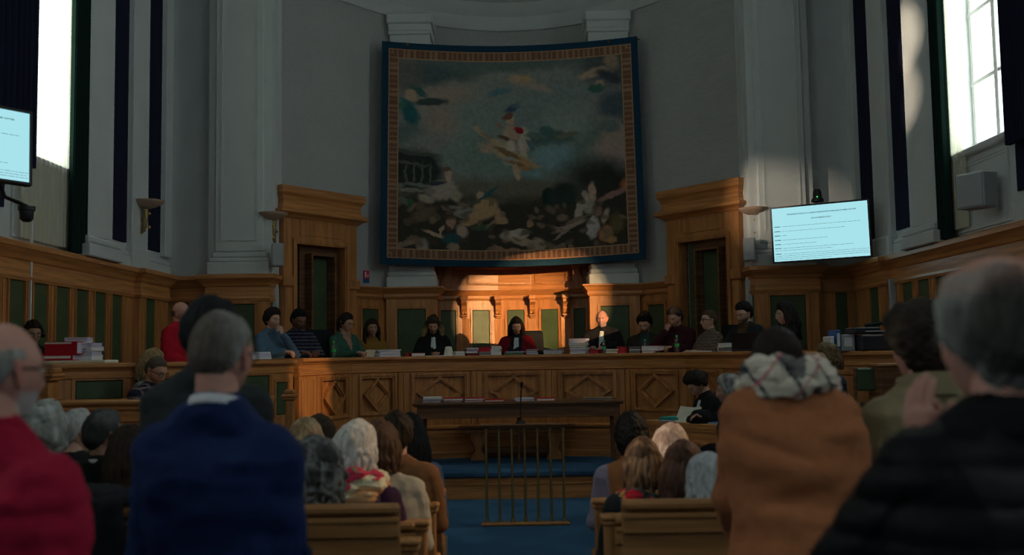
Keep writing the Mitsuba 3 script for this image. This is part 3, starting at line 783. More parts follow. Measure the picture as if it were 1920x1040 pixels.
for i in range(70):
    bl(740 + rt.random() * 440, 372 + rt.random() * 92, 4 + rt.random() * 9, 3 + rt.random() * 5, rt.random() * 90 - 45, tuple(np.array((.20, .145, .105)) * rt.uniform(.35, 1.25)), .5, .8)


def tapestry_tex(p, n, uv):
    u0, v0 = uv.x, 1 - uv.y
    wx = (fbm(u0 * 22, v0 * 22, 1.0, 3) - .5) * .034
    wy = (fbm(u0 * 22, v0 * 22, 9.0, 3) - .5) * .034
    u, v = u0 + wx, v0 + wy
    k = smoothstep(.60, .72, v + (fbm(u0 * 5, 3.3, 1, 2) - .5) * .10)
    c = mix((.21, .215, .195), (.05, .046, .036), k)
    ux = u0 + (fbm(u0 * 60, v0 * 60, 4.0, 2) - .5) * .011
    vx = v0 + (fbm(u0 * 60, v0 * 60, 6.0, 2) - .5) * .011
    for x, y, rx, ry, a, rgb, soft, op in _blobs:
        if max(rx, ry) < .075:
            u, v = ux, vx
        else:
            u, v = u0 + wx, v0 + wy
        ca, sa = math.cos(a), math.sin(a)
        # ellipse axes in the photograph's proportions (483 : 424)
        dx, dy = (u - x) * (483 / 424.), v - y
        e = dr.sqrt(dr.square((dx * ca + dy * sa) / (rx * 483 / 424.)) + dr.square((dy * ca - dx * sa) / ry))
        c = dr.lerp(c, mi.Color3f(*rgb), (1 - smoothstep(1 - soft, 1 + soft * .6, e)) * op)
    c *= .86 + .28 * fbm(u0 * 70, v0 * 70, 2, 2)
    # woven borders: blue, patterned brown band with a pale fillet
    e = dr.minimum(dr.minimum(u0, 1 - u0) * (483 / 424.), dr.minimum(v0, 1 - v0))
    t = dr.select(dr.minimum(u0, 1 - u0) * (483 / 424.) < dr.minimum(v0, 1 - v0), v0 * 42, u0 * 48)
    tri = dr.abs(t - dr.floor(t) - .5) * 2
    cr = cell_(t)
    band = mix((.17, .085, .055), (.31, .185, .115), smoothstep(.35, .75, tri * .55 + .45 * cr))
    c = dr.select(e < .074, mi.Color3f(.36, .235, .13), c)
    c = dr.select(e < .069, band, c)
    c = dr.select(e < .034, mi.Color3f(.36, .20, .12), c)
    c = dr.select(e < .029, mi.Color3f(.014, .046, .082), c)
    return c * (.85 + .3 * noise(u0 * 420, v0 * 380, 5))


def cell_(t):
    return mikit.cell_rand(t * 2, 3, 5)


mat('tapestry_weave', proc(tapestry_tex), .95, .05)
nu, nv = 49, 33
U, V = np.meshgrid(np.linspace(0, 1, nu), np.linspace(0, 1, nv))
tz0, tz1 = 2.955, 6.27
TX = -1.87 + 3.78 * U + 0 * V
TX += (U - .5) * .10 * (1 - V)                    # hangs a little wider at the foot
TY = 14.70 + .26 * np.sin(math.pi * U) ** .9 + .012 * np.sin(U * 40) * (1 - V) - .03 * (1 - V)
TZ = tz0 + (tz1 - tz0) * V - .055 * np.sin(math.pi * U) * (1 - V) - .03 * np.sin(math.pi * U) * V + .012 * (U - .5)
P0 = np.stack([TX, TY, TZ], -1).reshape(-1, 3)
Fq = []
for j in range(nv - 1):
    for i in range(nu - 1):
        a = j * nu + i
        Fq.append((a, a + 1, a + nu + 1, a + nu))
Fq = np.array(Fq)
nn = nu * nv
VV = np.vstack([P0, P0 + [0, .02, 0]])
FF = [Fq, Fq[:, ::-1] + nn]
rim = [j * nu for j in range(nv)][::-1], list(range(nu)), [j * nu + nu - 1 for j in range(nv)], [(nv - 1) * nu + i for i in range(nu)][::-1]
for r in rim:
    FF.append(np.array([(a, a + nn, b + nn, b) for a, b in zip(r[:-1], r[1:])]))
F4 = np.vstack(FF)
uvt = np.stack([U, V], -1).reshape(-1, 2)
k = thing('tapestry', 'large woven tapestry of a figure floating over a battlefield, hung above the bench', 'tapestry')
obj('cloth', (VV, F4), 'tapestry_weave', k, smooth=False, uv=np.vstack([uvt, uvt]), label='woven picture with blue and brown borders')
rodx = np.linspace(-1.86, 1.95, 20)
obj('hanging_rod', tube([(x, 14.735 + .26 * math.sin(math.pi * (x + 1.88) / 3.83) ** .9 if 0 < (x + 1.88) < 3.83 else 14.735, tz1 - .03 - .03 * math.sin(math.pi * (x + 1.88) / 3.83)) for x in rodx], .012), 'oak_dark', k)
for x in (-1.5, 1.5):
    obj('wall_hook', bx(x - .02, x + .02, 14.78, 15.06, tz1 - .06, tz1 - .03), 'oak_dark', k)
# ---------------------------------------------------------------- people
def sstep(a, b, x):
    t = np.clip((np.asarray(x, float) - a) / (b - a), 0, 1)
    return t * t * (3 - 2 * t)


def tri_of(man):
    m = man.to_mesh()
    return trimesh.Trimesh(m.vert_properties[:, :3].astype(float), m.tri_verts.astype(int), process=False)


def man_of(t):
    return M(m3.Mesh(np.asarray(t.vertices, np.float32), np.asarray(t.faces, np.uint32)))


def sp(p, r, n=16):
    return M.sphere(float(r), n).translate([float(q) for q in p])


def hull(*s):
    return M.batch_hull(list(s))


def chain(pts, rs, n=14):
    return M.batch_boolean([hull(sp(a, ra, n), sp(b, rb, n)) for a, b, ra, rb in zip(pts[:-1], pts[1:], rs[:-1], rs[1:])], m3.OpType.Add)


def uni(l):
    return M.batch_boolean([x for x in l if not x.is_empty()], m3.OpType.Add)


def polish(man, res, it=6, lamb=.5):
    t = tri_of(man.refine_to_length(res))
    if it:
        t = trimesh.Trimesh(t.vertices, t.faces, process=True)
        trimesh.smoothing.filter_taubin(t, lamb=lamb, nu=lamb + .03, iterations=it)
    return t


def vnorm(t):
    return np.array(t.vertex_normals)


# ---- the head: local x to its right, y where the face looks, z up; origin half way between chin and crown
def head_shape(d, fem=0.0, jaw=1.0):
    """Skin point for unit directions d (n, 3)."""
    x, y, z = d[:, 0], d[:, 1], d[:, 2]
    W, D, H = .0765 - .004 * fem, .096, .116
    p = np.stack([x * W, y * D, z * H], 1)
    up = sstep(-.1, .9, z)
    p[:, 0] *= 1 + .05 * sstep(.0, .6, z) * (1 - sstep(.6, 1, z))
    low = sstep(.05, -.95, z)
    p[:, 0] *= 1 - (.30 + .05 * fem) * low / jaw * (1 - .35 * sstep(0, -1, y))
    p[:, 1] += np.where(y > 0, .006, -.008) * up
    back = sstep(.1, -.6, y) * sstep(.0, -.75, z)
    p[:, 1] += .042 * back                       # nape
    face = sstep(.0, .5, y)
    p[:, 1] += face * .012 * sstep(-.2, -.85, z) # chin comes forward
    p[:, 1] -= face * .006 * np.exp(-((p[:, 2] - .075) / .03) ** 2)
    fx, fz = p[:, 0], p[:, 2]
    g = lambda cx, cz, sx, sz: np.exp(-((np.abs(fx) - cx) / sx) ** 2 - ((fz - cz) / sz) ** 2) * face
    p[:, 1] -= .0115 * g(.031, .006, .017, .013)                 # sockets
    p[:, 1] += .0045 * g(.026, .026, .024, .008) * (1 - .5 * fem)  # brows
    p[:, 1] += .005 * g(.042, -.022, .018, .016)                 # cheekbones
    ridge = np.exp(-(fx / .0115) ** 2) * face
    prof = np.interp(fz, [-.052, -.042, -.034, -.018, .006, .020, .034], [0, .010, .0245, .018, .009, .004, 0])
    p[:, 1] += ridge * prof
    p[:, 1] += .006 * g(.013, -.037, .008, .008)                 # nostrils
    p[:, 1] += .0055 * np.exp(-(fx / .021) ** 2) * np.exp(-((fz + .060) / .005) ** 2) * face
    p[:, 1] += .006 * np.exp(-(fx / .018) ** 2) * np.exp(-((fz + .072) / .006) ** 2) * face
    p[:, 1] -= .004 * np.exp(-(fx / .02) ** 2) * np.exp(-((fz + .0655) / .003) ** 2) * face
    p[:, 1] -= .004 * np.exp(-(fx / .025) ** 2) * np.exp(-((fz + .084) / .006) ** 2) * face
    p[:, 1] += .006 * np.exp(-(fx / .02) ** 2) * np.exp(-((fz + .100) / .010) ** 2) * face
    return p


_ico = {}


def ico(n):
    if n not in _ico:
        _ico[n] = trimesh.creation.icosphere(n)
    return _ico[n]


def ear(s):
    e = hull(sp((s * .074, .004, .022), .007, 10), sp((s * .083, -.016, .026), .007, 10), sp((s * .082, -.018, .006), .006, 10), sp((s * .075, -.002, -.030), .006, 10))
    c = hull(sp((s * .091, .002, .014), .008, 10), sp((s * .090, -.006, -.006), .006, 10))
    return e - c


def hairline(az, style):
    a = [0, 35, 55, 72, 88, 105, 125, 180]
    z = {'short': [.072, .074, .062, .034, .018, .012, -.030, -.078], 'high': [.088, .086, .064, .030, .016, .006, -.035, -.078],
         'fringe': [.2, .2, .2, .045, .024, .010, -.030, -.080], 'full': [.070, .066, .044, -.012, -.030, -.055, -.085, -.095],
         'bang': [.036, .036, .030, -.02, -.045, -.07, -.09, -.10], 'covered': [.066, .060, .030, -.050, -.085, -.10, -.105, -.108],
         'thin': [.095, .10, .075, .034, .020, .008, -.040, -.088]}[style]
    return np.interp(np.degrees(np.abs(az)), a, z)


def noise3(p, f, seed=0, o=3):
    return meshkit.fbm(np.asarray(p) * f, o, seed)


def basis(yaw=0, pitch=0, roll=0):
    """Columns right, forward, up; yaw turns to the left, pitch raises the face, roll tips the head to its right."""
    r = trimesh.transformations
    m = r.rotation_matrix(math.radians(yaw), (0, 0, 1)) @ r.rotation_matrix(math.radians(pitch), (1, 0, 0)) @ r.rotation_matrix(math.radians(roll), (0, 1, 0))
    return m[:3, :3]


def hand_man(side, curl=.5, spread=.0, thumb=.4, n=10):
    """An open to closed hand: wrist at the origin, fingers along +y, palm facing -z, thumb on side * -x ... a left hand has side -1."""
    out = []
    T = -side                                     # thumb side in x
    palm = hull(sp((T * .020, .012, 0), .016, n), sp((-T * .018, .012, 0), .014, n), sp((T * .034, .080, .002), .0125, n), sp((-T * .030, .074, 0), .0115, n), sp((0, .085, .004), .012, n))
    out.append(palm)
    for i, (bx_, L, r) in enumerate(((.032, .070, .0092), (.011, .079, .0095), (-.010, .073, .0090), (-.030, .057, .0080))):
        p = np.array([T * bx_, .083 - .004 * abs(i - 1.2), .002])
        ang, pts = -.10, [p - [0, .022, 0], p]
        sx = T * (bx_ * 1.8 * spread)
        for q, f in enumerate((.45, .31, .24)):
            ang -= curl * (.75, .95, .6)[q]
            p = p + L * f * np.array([sx * 2 * math.cos(ang), math.cos(ang), math.sin(ang)])
            pts.append(p)
        out.append(chain(pts, [r * 1.1, r * 1.08, r, r * .93, r * .8], n))
    p = np.array([T * .020, .018, -.004])
    d = np.array([T * (.85 - .5 * thumb), .55 + .3 * thumb, -.25 - .55 * thumb * curl]); d /= np.linalg.norm(d)
    d2 = d * .7 + np.array([0, .6, -.35 * curl]); d2 /= np.linalg.norm(d2)
    out.append(chain([p, p + d * .042, p + d * .042 + d2 * .030, p + d * .042 + d2 * .053], [.016, .0125, .0108, .0088], n))
    return uni(out)


SKIN = {'pale': (.53, .31, .225), 'warm': (.46, .245, .165), 'ruddy': (.50, .25, .19), 'tan': (.35, .19, .12), 'brown': (.13, .065, .042), 'dark': (.060, .032, .024)}
_hc = {}


def person(label, crown, Y, yaw=180, S=1.0, pose='sit', floor=0.0, lean=0., fem=0, skin='pale', head=(0, 0, 0), hair=None, top=None, legs=(.02, .022, .03), arms=None,
           shoes=(.015, .013, .012), glasses=None, beard=None, res=.022, near=False, group=None, bulk=1.0, shw=1.0, extras=(), seat=None, tl=1.0, side=0., neck=1.0, nbz=0., kf=.42, sd=.0, legover=None):
    """One person: a continuous body (head, trunk, arms, five-fingered hands, legs), with hair and clothes as its parts."""
    k = thing('person', label, 'person', group)
    Hb = basis(*head)
    Bd = basis(yaw)
    R, Fw, Z = Bd[:, 0], Bd[:, 1], np.array([0, 0, 1.0])
    HB = Bd @ Hb
    top_p = at(crown[0], crown[1], Y)
    Hc = top_p - HB @ np.array([0, -.005, .118 * S])
    NB = Hc - (Bd @ basis(head[0] * .35, head[1] * .5, head[2] * .5)) @ np.array([0, .018, .150 * neck]) * S + R * side + np.array([0, 0, nbz])
    a = math.radians(lean)
    D = -math.sin(a) * Fw - math.cos(a) * Z
    Fv = math.cos(a) * Fw - math.sin(a) * Z
    tls = tl * (.93 if pose == 'sit' else 1.0)

    def Tp(r, d, f=0.):
        return NB + S * (r * R + d * tls * D + f * Fv)
    sw = (.150 - .026 * fem) * shw
    sec = [(.06 + sd, sw, .058 - .004 * fem, -.008), (.19, .098 - .016 * fem, .108 - .006 * fem, .008), (.38, .078 - .014 * fem, .098 - .006 * fem, .010), (.54, .092 + .004 * fem, .112, .0)]

    def trunk(ex, lo=.54, n=16, bl_=0.):
        out, prev = [], [(Tp(0, -.02, -.004), .058 * S * (1 - .12 * fem) + min(ex, .012))]
        for d, w, r, f in sec:
            d = min(d, lo)
            w, r = w * (bulk if d > .1 else 1), r * (bulk if d > .1 else 1)
            cur = [(Tp(s * w, d, f), r * S + ex) for s in (-1, 1)]
            if d == .06 + sd:
                out.append(hull(sp(*prev[0], n), *[sp(Tp(s * sw * .80, .055 + sd * .75, -.008), .046 * S + ex, n) for s in (-1, 1)]))
            else:
                out.append(hull(*[sp(p, r_, n) for p, r_ in prev + cur]))
            prev = cur
            if d >= lo:
                break
        return out
    arms = arms or {}
    J = {}
    for s in (-1, 1):
        A = arms.get(s) or ((.06, .03, -.27), (-.02, .25, -.31))
        sh = Tp(s * (sw + .018), .065 + sd, -.008)
        conv = lambda q, s=s, sh=sh: q if isinstance(q, np.ndarray) else sh + S * (s * q[0] * R + q[1] * Fw + q[2] * Z)
        J[s] = (sh, conv(A[0]), conv(A[1]), A[2] if len(A) > 2 else {})

    def arm(s, ex, cut=0., n=14, wide=0.):
        sh, el, wr, _ = J[s]
        w2 = wr + (el - wr) * cut
        return [hull(sp(Tp(s * sw * .7, .075 + sd, -.006), .060 * S + ex, n), sp(sh, .054 * S + ex, n)), hull(sp(sh, .053 * S + ex, n), sp(el, .040 * S + ex + wide * .5, n)), hull(sp(el, .040 * S + ex + wide * .5, n), sp(w2, .029 * S + ex + wide, n))]
    hips = [Tp(s * .088, .545) for s in (-1, 1)]
    leg_pts = []
    for s, h in zip((-1, 1), hips):
        if pose == 'sit':
            kz = max(floor + .44 * S, h[2] - .10)
            kn = np.array([*(h + Fw * kf * S + s * R * .03)[:2], kz])
            an = np.array([*(kn + Fw * .02)[:2], floor + .085])
        else:
            hz = h[2] - floor - .085
            kn = h - Z * hz * .52 + Fw * (.02 + .03 * (lean > 5)) + s * R * .012
            an = np.array([*(h + s * R * .02 - Fw * .01)[:2], floor + .085])
        if legover and s in legover:
            kn, an = legover[s]
        leg_pts.append((h, kn, an))

    def leg(i, ex, n=14, cut=0.):
        h, kn, an = leg_pts[i]
        return [hull(sp(h, .088 * S + ex, n), sp(kn, .056 * S + ex, n)), hull(sp(kn, .056 * S + ex, n), sp(kn * .6 + an * .4 - Fw * .012, .050 * S + ex, n), sp(an, .038 * S + ex, n))]
    # ---- body
    nico = 5 if near else 4
    d = np.array(ico(nico).vertices)
    hv = head_shape(d, fem)
    ht = trimesh.Trimesh(hv * S, ico(nico).faces, process=False)
    if ht.volume < 0:
        ht.invert()
    hm = uni([man_of(ht)] + [ear(s).scale([S] * 3) for s in (-1, 1)])
    aff = np.hstack([HB, Hc[:, None]])
    hm = hm.transform(aff)
    nk = hull(sp(Hc + HB @ np.array([0, -.022, -.055]) * S, .056 * S * (1 - .12 * fem), 20), sp(Tp(0, -.01, .0), .058 * S * (1 - .12 * fem), 20))
    nk2 = hull(sp(Tp(0, -.01, .0), .056 * S * (1 - .12 * fem), 16), *[sp(Tp(s * sw * .6, .06, -.006), .045 * S, 12) for s in (-1, 1)])
    body = [hm, nk, nk2] + trunk(-.006, n=12)
    for s in (-1, 1):
        body += arm(s, -.004, n=10)
    for i in (0, 1):
        body += leg(i, -.008, n=10)
        an = leg_pts[i][2]
        body.append(hull(sp(an - Fw * .03 - Z * .045, .03, 8), sp(an, .034, 8), sp(an + Fw * .15 - Z * .058, .022, 8)))
    for s in (-1, 1):
        sh, el, wr, hp = J[s]
        fd = wr - el
        fd /= np.linalg.norm(fd)
        if 'dir' in hp:
            q = hp['dir']
            fd = s * q[0] * R + q[1] * Fw + q[2] * Z
            fd /= np.linalg.norm(fd)
        pn = hp.get('palm', (0, 0, -1))
        pnw = s * pn[0] * R + pn[1] * Fw + pn[2] * Z
        zz = -(pnw - fd * (pnw @ fd)); zz /= np.linalg.norm(zz) + 1e-9
        xx = np.cross(fd, zz)
        hmn = hand_man(s, hp.get('curl', .45), hp.get('spread', .05), hp.get('thumb', .4), 12 if near else 8)
        if near:
            hmn = hmn.refine_to_length(.006)
        body.append(hmn.scale([S * .97] * 3).transform(np.stack([xx, fd, zz, wr], 1)))
    bt = tri_of(uni(body))
    sk = np.array(SKIN[skin])
    loc = (bt.vertices - Hc) @ HB / S
    x, y, z = loc.T
    col = sk * (.94 + .12 * noise3(loc, 40, 3))[:, None]
    inh = sstep(-.14, -.12, z) * sstep(.2, .15, np.abs(y))
    fr = sstep(.02, .05, y) * inh
    g = lambda cx, cz, sx_, sz: (np.exp(-((np.abs(x) - cx) / sx_) ** 2 - ((z - cz) / sz) ** 2) * fr)[:, None]
    col = col * (1 - .12 * g(.035, -.03, .02, .02) * np.array([0, 1, 1]))
    col = col * (1 - np.clip(g(0, -.066, .022, .010), 0, 1) * .45 * np.array([.25, .8, .7]))
    hc_ = np.array(hair['color'] if hair else (.03, .02, .015))
    bw = np.clip(1.5 * g(.031, .0245, .018, .0042), 0, 1) * .8
    col = col * (1 - bw) + hc_ * .6 * bw
    if beard:
        bm = sstep(-.035, -.055, z) * sstep(.125, .11, -z) * sstep(-.005, .02, y) * inh
        bm = np.maximum(bm, 0) * (1 - np.exp(-(x / .02) ** 2 - ((z + .066) / .008) ** 2)) * beard[1]
        col = col * (1 - bm[:, None]) + np.array(beard[0]) * bm[:, None]
    er = inh * sstep(.074, .082, np.abs(x)) * sstep(.05, .03, np.abs(z))
    col = col * (1 - er[:, None] * np.array([0, .22, .2]))
    bt.merge_vertices if False else None
    obj('body', bt, 'skin', k, smooth=True, color=np.clip(col, 0, 1))
    # ---- eyes
    H4 = np.eye(4); H4[:3, :3], H4[:3, 3] = HB, Hc
    for s in (-1, 1):
        e = trimesh.creation.icosphere(2 if not near else 3, .0115 * S)
        ec = np.array(e.vertices) / (.0115 * S)
        lid = ec[:, 2] > (.25 if head[1] > -12 else -.05)
        cc = np.where((ec[:, 1] > .86)[:, None], (.02, .015, .012), (.55, .53, .5))
        cc = np.where(lid[:, None], sk * .75, cc)
        e.apply_translation(np.array([s * .0305, .0785 + .001, .005]) * S)
        e.apply_transform(H4)
        obj('eye', e, 'skin', k, smooth=True, color=cc)
    # ---- hair
    if hair:
        st = hair['style']
        base = np.array(hair['color'])
        n2 = 6 if near else 5
        if hair.get('lowres'):
            n2 = 4
        d = np.array(ico(n2).vertices)
        hv = head_shape(d, fem)
        az = np.arctan2(hv[:, 0], hv[:, 1])
        th = hair.get('th', .018)
        hl = hairline(az, hair.get('line', 'short')) + (noise3(d, 9, 5, 2) - .5) * .012
        mk = sstep(-.010, .006, hv[:, 2] - hl)
        if hair.get('bald') is not None:          # bare crown
            zb, yb_ = hair['bald']
            mk = mk * sstep(zb + .02, zb - .02, hv[:, 2] + (noise3(d, 7, 2, 2) - .5) * .03)
        amp, fq = hair.get('amp', .15), hair.get('freq', 14)
        q = hv * [1, 1, hair.get('str', .3)]
        nz = noise3(q, fq * 6, 11, 3)
        n_ = hv / np.linalg.norm(hv * [1, .8, .75], axis=1, keepdims=True)
        edge = .30 + .70 * sstep(.0, .035, hv[:, 2] - hl + .03 * (hv[:, 1] < -.02))
        crown_t = th * edge * (1 + hair.get('vol', .25) * sstep(.0, .10, hv[:, 2]))
        lowf = noise3(hv * [1, 1, .8] + .37 * (len(k) + crown[0]), 17, 51, 2) - .5
        part = np.exp(-((hv[:, 0] - .022) / .006) ** 2) * sstep(.04, .08, hv[:, 2]) * sstep(-.05, .02, hv[:, 1]) * hair.get('part', .5)
        off = mk * crown_t * (1 + amp * 2 * (nz - .5) + .9 * lowf - .6 * part) - (1 - mk) * .012
        hvv = hv + n_ * off[:, None]
        hvv[:, 1] -= sstep(.0, -.06, hvv[:, 1]) * hair.get('back', 0.)
        t = trimesh.Trimesh(hvv * S, ico(n2).faces, process=False)
        if t.volume < 0:
            t.invert()
        parts, cols = [t], []
        fine = noise3(hv * [1, 1, .18], 150 if st != 'curl' else 55, 21, 2)
        c = base * (.50 + 1.0 * fine)[:, None]
        if 'color2' in hair:
            w = noise3(hv * [1, 1, .35], hair.get('mixf', 26), 31, 3)
            w = sstep(.38, .62, w + hair.get('mixb', 0.))[:, None]
            c = c * (1 - w) + np.array(hair['color2']) * (.55 + .9 * fine)[:, None] * w
        if hair.get('scalp') is not None:        # thin hair: skin shows through
            zt = sstep(hair['scalp'], hair['scalp'] + .05, hv[:, 2]) * (.35 + .9 * sstep(.42, .6, noise3(hv * [1, .4, 1], 22, 41, 2)))
            zt = np.clip(zt, 0, 1)[:, None] * .85
            c = c * (1 - zt) + sk * zt
        cols.append(c)
        if hair.get('len'):
            L, loose = hair['len'], hair.get('wave', .008)
            r0 = hair.get('lr', .022)
            locks = []
            rg = random.Random(int(crown[0] * 7))
            a0 = hair.get('from_', 68)
            for j, deg in enumerate(np.linspace(-180 + 8, 180 - 8, hair.get('n', 22))):
                if abs(deg) < a0:
                    continue
                th_ = math.radians(deg)
                u = np.array([math.sin(th_), math.cos(th_), 0])
                l = L * (1 - .12 * rg.random()) * (1 if abs(deg) > 95 else hair.get('frontlen', .85))
                pts, rs = [], []
                for q_ in np.linspace(0, 1, 7):
                    zz_ = .055 - q_ * (l + .055)
                    rad = np.interp(zz_, [-.4, -.20, -.10, -.03, .02, .055], [.100, .104, .100, .096, .088, .074]) * hair.get('wide', 1)
                    yy = .86 if zz_ > -.08 else .86 - .10 * min(1, (-zz_ - .08) / .1)
                    p = u * [rad * .98, rad * 1.12 * yy / .86, 0] + [0, -.008, zz_]
                    if zz_ < -.02:
                        p = p + u * hair.get('wide2', 0.) * min(1, (-.02 - zz_) / .1)
                    p = p + np.array([rg.uniform(-1, 1), rg.uniform(-1, 1), 0]) * loose * (q_ > .2)
                    pts.append(p * S); rs.append(r0 * S * (1 - .45 * q_ ** 2) * (1.05 if 0 < q_ < .8 else .9))
                locks.append(chain(pts, rs, 8))
            lm = polish(uni(locks), .011 if not near else .008, 4)
            lv = np.array(lm.vertices) / S
            dn = (noise3(lv * [1, 1, .25 if st != 'curl' else .8], 70 if st != 'curl' else 60, 4, 2) - .5)
            lm.vertices = (lv + vnorm(lm) * (dn * hair.get('lamp', .010))[:, None]) * S
            fn_ = noise3(lv * [1, 1, .15], 150 if st != 'curl' else 55, 21, 2)
            cb = base
            c = cb * (.5 + 1.0 * fn_)[:, None]
            if 'tip' in hair:
                w = sstep(.04, -.07, lv[:, 2])[:, None]
                c = c * (1 - w) + np.array(hair['tip']) * (.5 + fn_)[:, None] * w
            elif 'color2' in hair:
                w = sstep(.38, .62, noise3(lv * [1, 1, .35], hair.get('mixf', 26), 31, 3) + hair.get('mixb', 0.))[:, None]
                c = c * (1 - w) + np.array(hair['color2']) * (.55 + .9 * fn_)[:, None] * w
            parts.append(lm); cols.append(c)
        if hair.get('bun'):
            bp_ = np.array(hair['bun'][:3])
            b = ico(4).copy()
            bv = np.array(b.vertices)
            fb = noise3(bv, 4, 8, 3)
            b.vertices = (bp_ + bv * [1.0, .9, .9] * hair['bun'][3] * (.85 + .35 * fb)[:, None]) * S
            parts.append(b); cols.append(base * (.5 + fb)[:, None])
        if hair.get('tail'):
            pts = [np.array(q_) * S for q_ in hair['tail']]
            tm = polish(chain(pts, np.linspace(.030, .014, len(pts)) * S, 10), .012, 3)
            parts.append(tm); cols.append(base * (.5 + noise3(np.array(tm.vertices) / S * [1, 1, .2], 120, 2, 2))[:, None])
        full = trimesh.util.concatenate(parts)
        full.apply_transform(H4)
        obj('hair', full, 'hair', k, smooth=True, color=np.clip(np.vstack(cols), 0, 1), label=hair.get('label'))
    # ---- clothes
    colf = lambda c: c if callable(c) else (lambda v, n_: np.broadcast_to(np.array(c, float), (len(v), 3)))
    top = top or {}
    ex = top.get('t', .014)
    lo = .54
    pieces = trunk(ex, lo)
    if top.get('low_neck', True):
        pass
    for s in (-1, 1):
        pieces += arm(s, ex, top.get('cut', .06), wide=top.get('wide', 0.))
    if top.get('skirt'):
        zf = top['skirt']
        e = [(Tp(s * .09, .54), .118 * S + ex) for s in (-1, 1)]
        if pose == 'sit':
            e2 = [(leg_pts[i][1], .085) for i in (0, 1)]
            e3 = [(np.array([*leg_pts[i][1][:2], floor + zf]), .10) for i in (0, 1)]
            pieces += [hull(*[sp(p, r, 14) for p, r in e + e2]), hull(*[sp(p, r, 14) for p, r in e2 + e3])]
        else:
            e2 = [(np.array([*(leg_pts[i][2] + (2 * i - 1) * R * .06)[:2], floor + zf + .13]), .13) for i in (0, 1)]
            pieces.append(hull(*[sp(p, r, 14) for p, r in e + e2]))
    if top.get('hem'):
        pieces.append(hull(*[sp(Tp(s * .092, .54), .112 * bulk * S + ex + .006, 14) for s in (-1, 1)], *[sp(Tp(s * .094, .54 + top['hem']), .108 * bulk * S + ex + .004, 14) for s in (-1, 1)]))
    g = uni(pieces)
    # neck opening: clear of the head
    t = polish(g, res, 8 if near else 5)
    v = np.array(t.vertices)
    lv = np.stack([(v - NB) @ R, (v - NB) @ Fw, (v - NB) @ Z], 1) / S
    nrm = vnorm(t)
    nl = np.stack([nrm @ R, nrm @ Fw, nrm @ Z], 1)
    am = top.get('fold', .010)
    df = (noise3(lv * [1, 1, 2.2], 7, 17, 3) - .5) * 2 * am + (noise3(lv * [2.5, 2.5, 1], 9, 27, 2) - .5) * am
    if 'shape' in top:
        df = df + top['shape'](lv, nl)
    t.vertices = v + nrm * df[:, None]
    c = colf(top.get('color', (.1, .1, .1)))(lv, nl) * (.86 + .28 * noise3(lv, 60, 9, 2))[:, None]
    obj(top.get('name', 'top'), t, top.get('mat', 'cloth'), k, smooth=True, color=np.clip(c, 0, 1), label=top.get('label'))
    if legs is not None and not (top.get('skirt') and pose == 'stand'):
        lg = uni([x for i in (0, 1) for x in leg(i, .008)] + [hull(*[sp(h, .10 * S, 14) for h in hips], *[sp(Tp(s * .085, .46), .09 * S * bulk, 14) for s in (-1, 1)])])
        t = polish(lg, .035 if not near else .02, 4)
        obj('trousers', t, 'cloth', k, smooth=True, color=np.broadcast_to(np.array(legs, float), (len(t.vertices), 3)))
    for i in (0, 1):
        an = leg_pts[i][2]
        sh_ = hull(sp(an - Fw * .035 - Z * .047, .036, 10), sp(an, .046, 10), sp(an + Fw * .16 - Z * .057, .027, 10), sp(an + Fw * .06 - Z * .045, .04, 10))
        t = tri_of(sh_.trim_by_plane([0, 0, 1], min(float(floor), float(an[2]) - .085) + .004))
        obj('shoe', t, 'cloth', k, smooth=45 if False else True, color=np.broadcast_to(np.array(shoes, float), (len(t.vertices), 3)))
    if glasses:
        gm = []
        for s in (-1, 1):
            aa = np.linspace(0, 2 * math.pi, 15)
            rr = glasses.get('r', .021)
            gm.append(tube(np.stack([s * .032 + rr * 1.08 * np.cos(aa), .099 + 0 * aa - .004 * np.abs(np.cos(aa)), .004 + rr * .85 * np.sin(aa)], 1) * S, .0022 * S * glasses.get('w', 1), 6))
            gm.append(tube(np.array([(s * .054, .095, .008), (s * .072, .07, .012), (s * .083, .0, .012), (s * .084, -.02, -.004)]) * S, .002 * S * glasses.get('w', 1), 6))
        gm.append(tube(np.array([(-.010, .101, .008), (0, .104, .010), (.010, .101, .008)]) * S, .002 * S, 6))
        gm = trimesh.util.concatenate(gm); gm.apply_transform(H4)
        obj('glasses', gm, glasses.get('mat', 'black_plastic'), k, smooth=True, label=glasses.get('label'))
    ctx = dict(k=k, S=S, NB=NB, R=R, F=Fw, Z=Z, Hc=Hc, HB=HB, Tp=Tp, J=J, hips=hips, H4=H4, leg=leg_pts, D=D, Fv=Fv, near=near)
    for e in extras:
        e(ctx)
    return ctx


# ---- extras
def collar(color, r=.066, h=.035, z=-.012, tilt=20, th=.006, name='collar', lab=None, y=-.002):
    def f(c):
        a = np.linspace(0, 2 * math.pi, 41)
        rings = []
        for rr, zz in ((r + .012, z - h * .45), (r + .004, z + h * .55), (r - .001, z + h * .5), (r + .004, z - h * .5)):
            ring_ = np.stack([np.sin(a) * rr * 1.05, np.cos(a) * rr + y, zz + 0 * a - np.cos(a) * rr * math.tan(math.radians(tilt))], 1)
            rings.append(ring_)
        V = np.vstack(rings); n = len(a); F = []
        for q in range(4):
            for j in range(n - 1):
                A, B_ = q * n + j, q * n + j + 1
                C, D_ = ((q + 1) % 4) * n + j + 1, ((q + 1) % 4) * n + j
                F += [(A, B_, C), (A, C, D_)]
        V = c['NB'] + (V * c['S']) @ np.stack([c['R'], c['F'], c['Z']])
        t = trimesh.Trimesh(V, F, process=False)
        obj(name, t, 'cloth', c['k'], smooth=40 if False else True, color=np.broadcast_to(np.array(color, float), (len(V), 3)), label=lab)
    return f


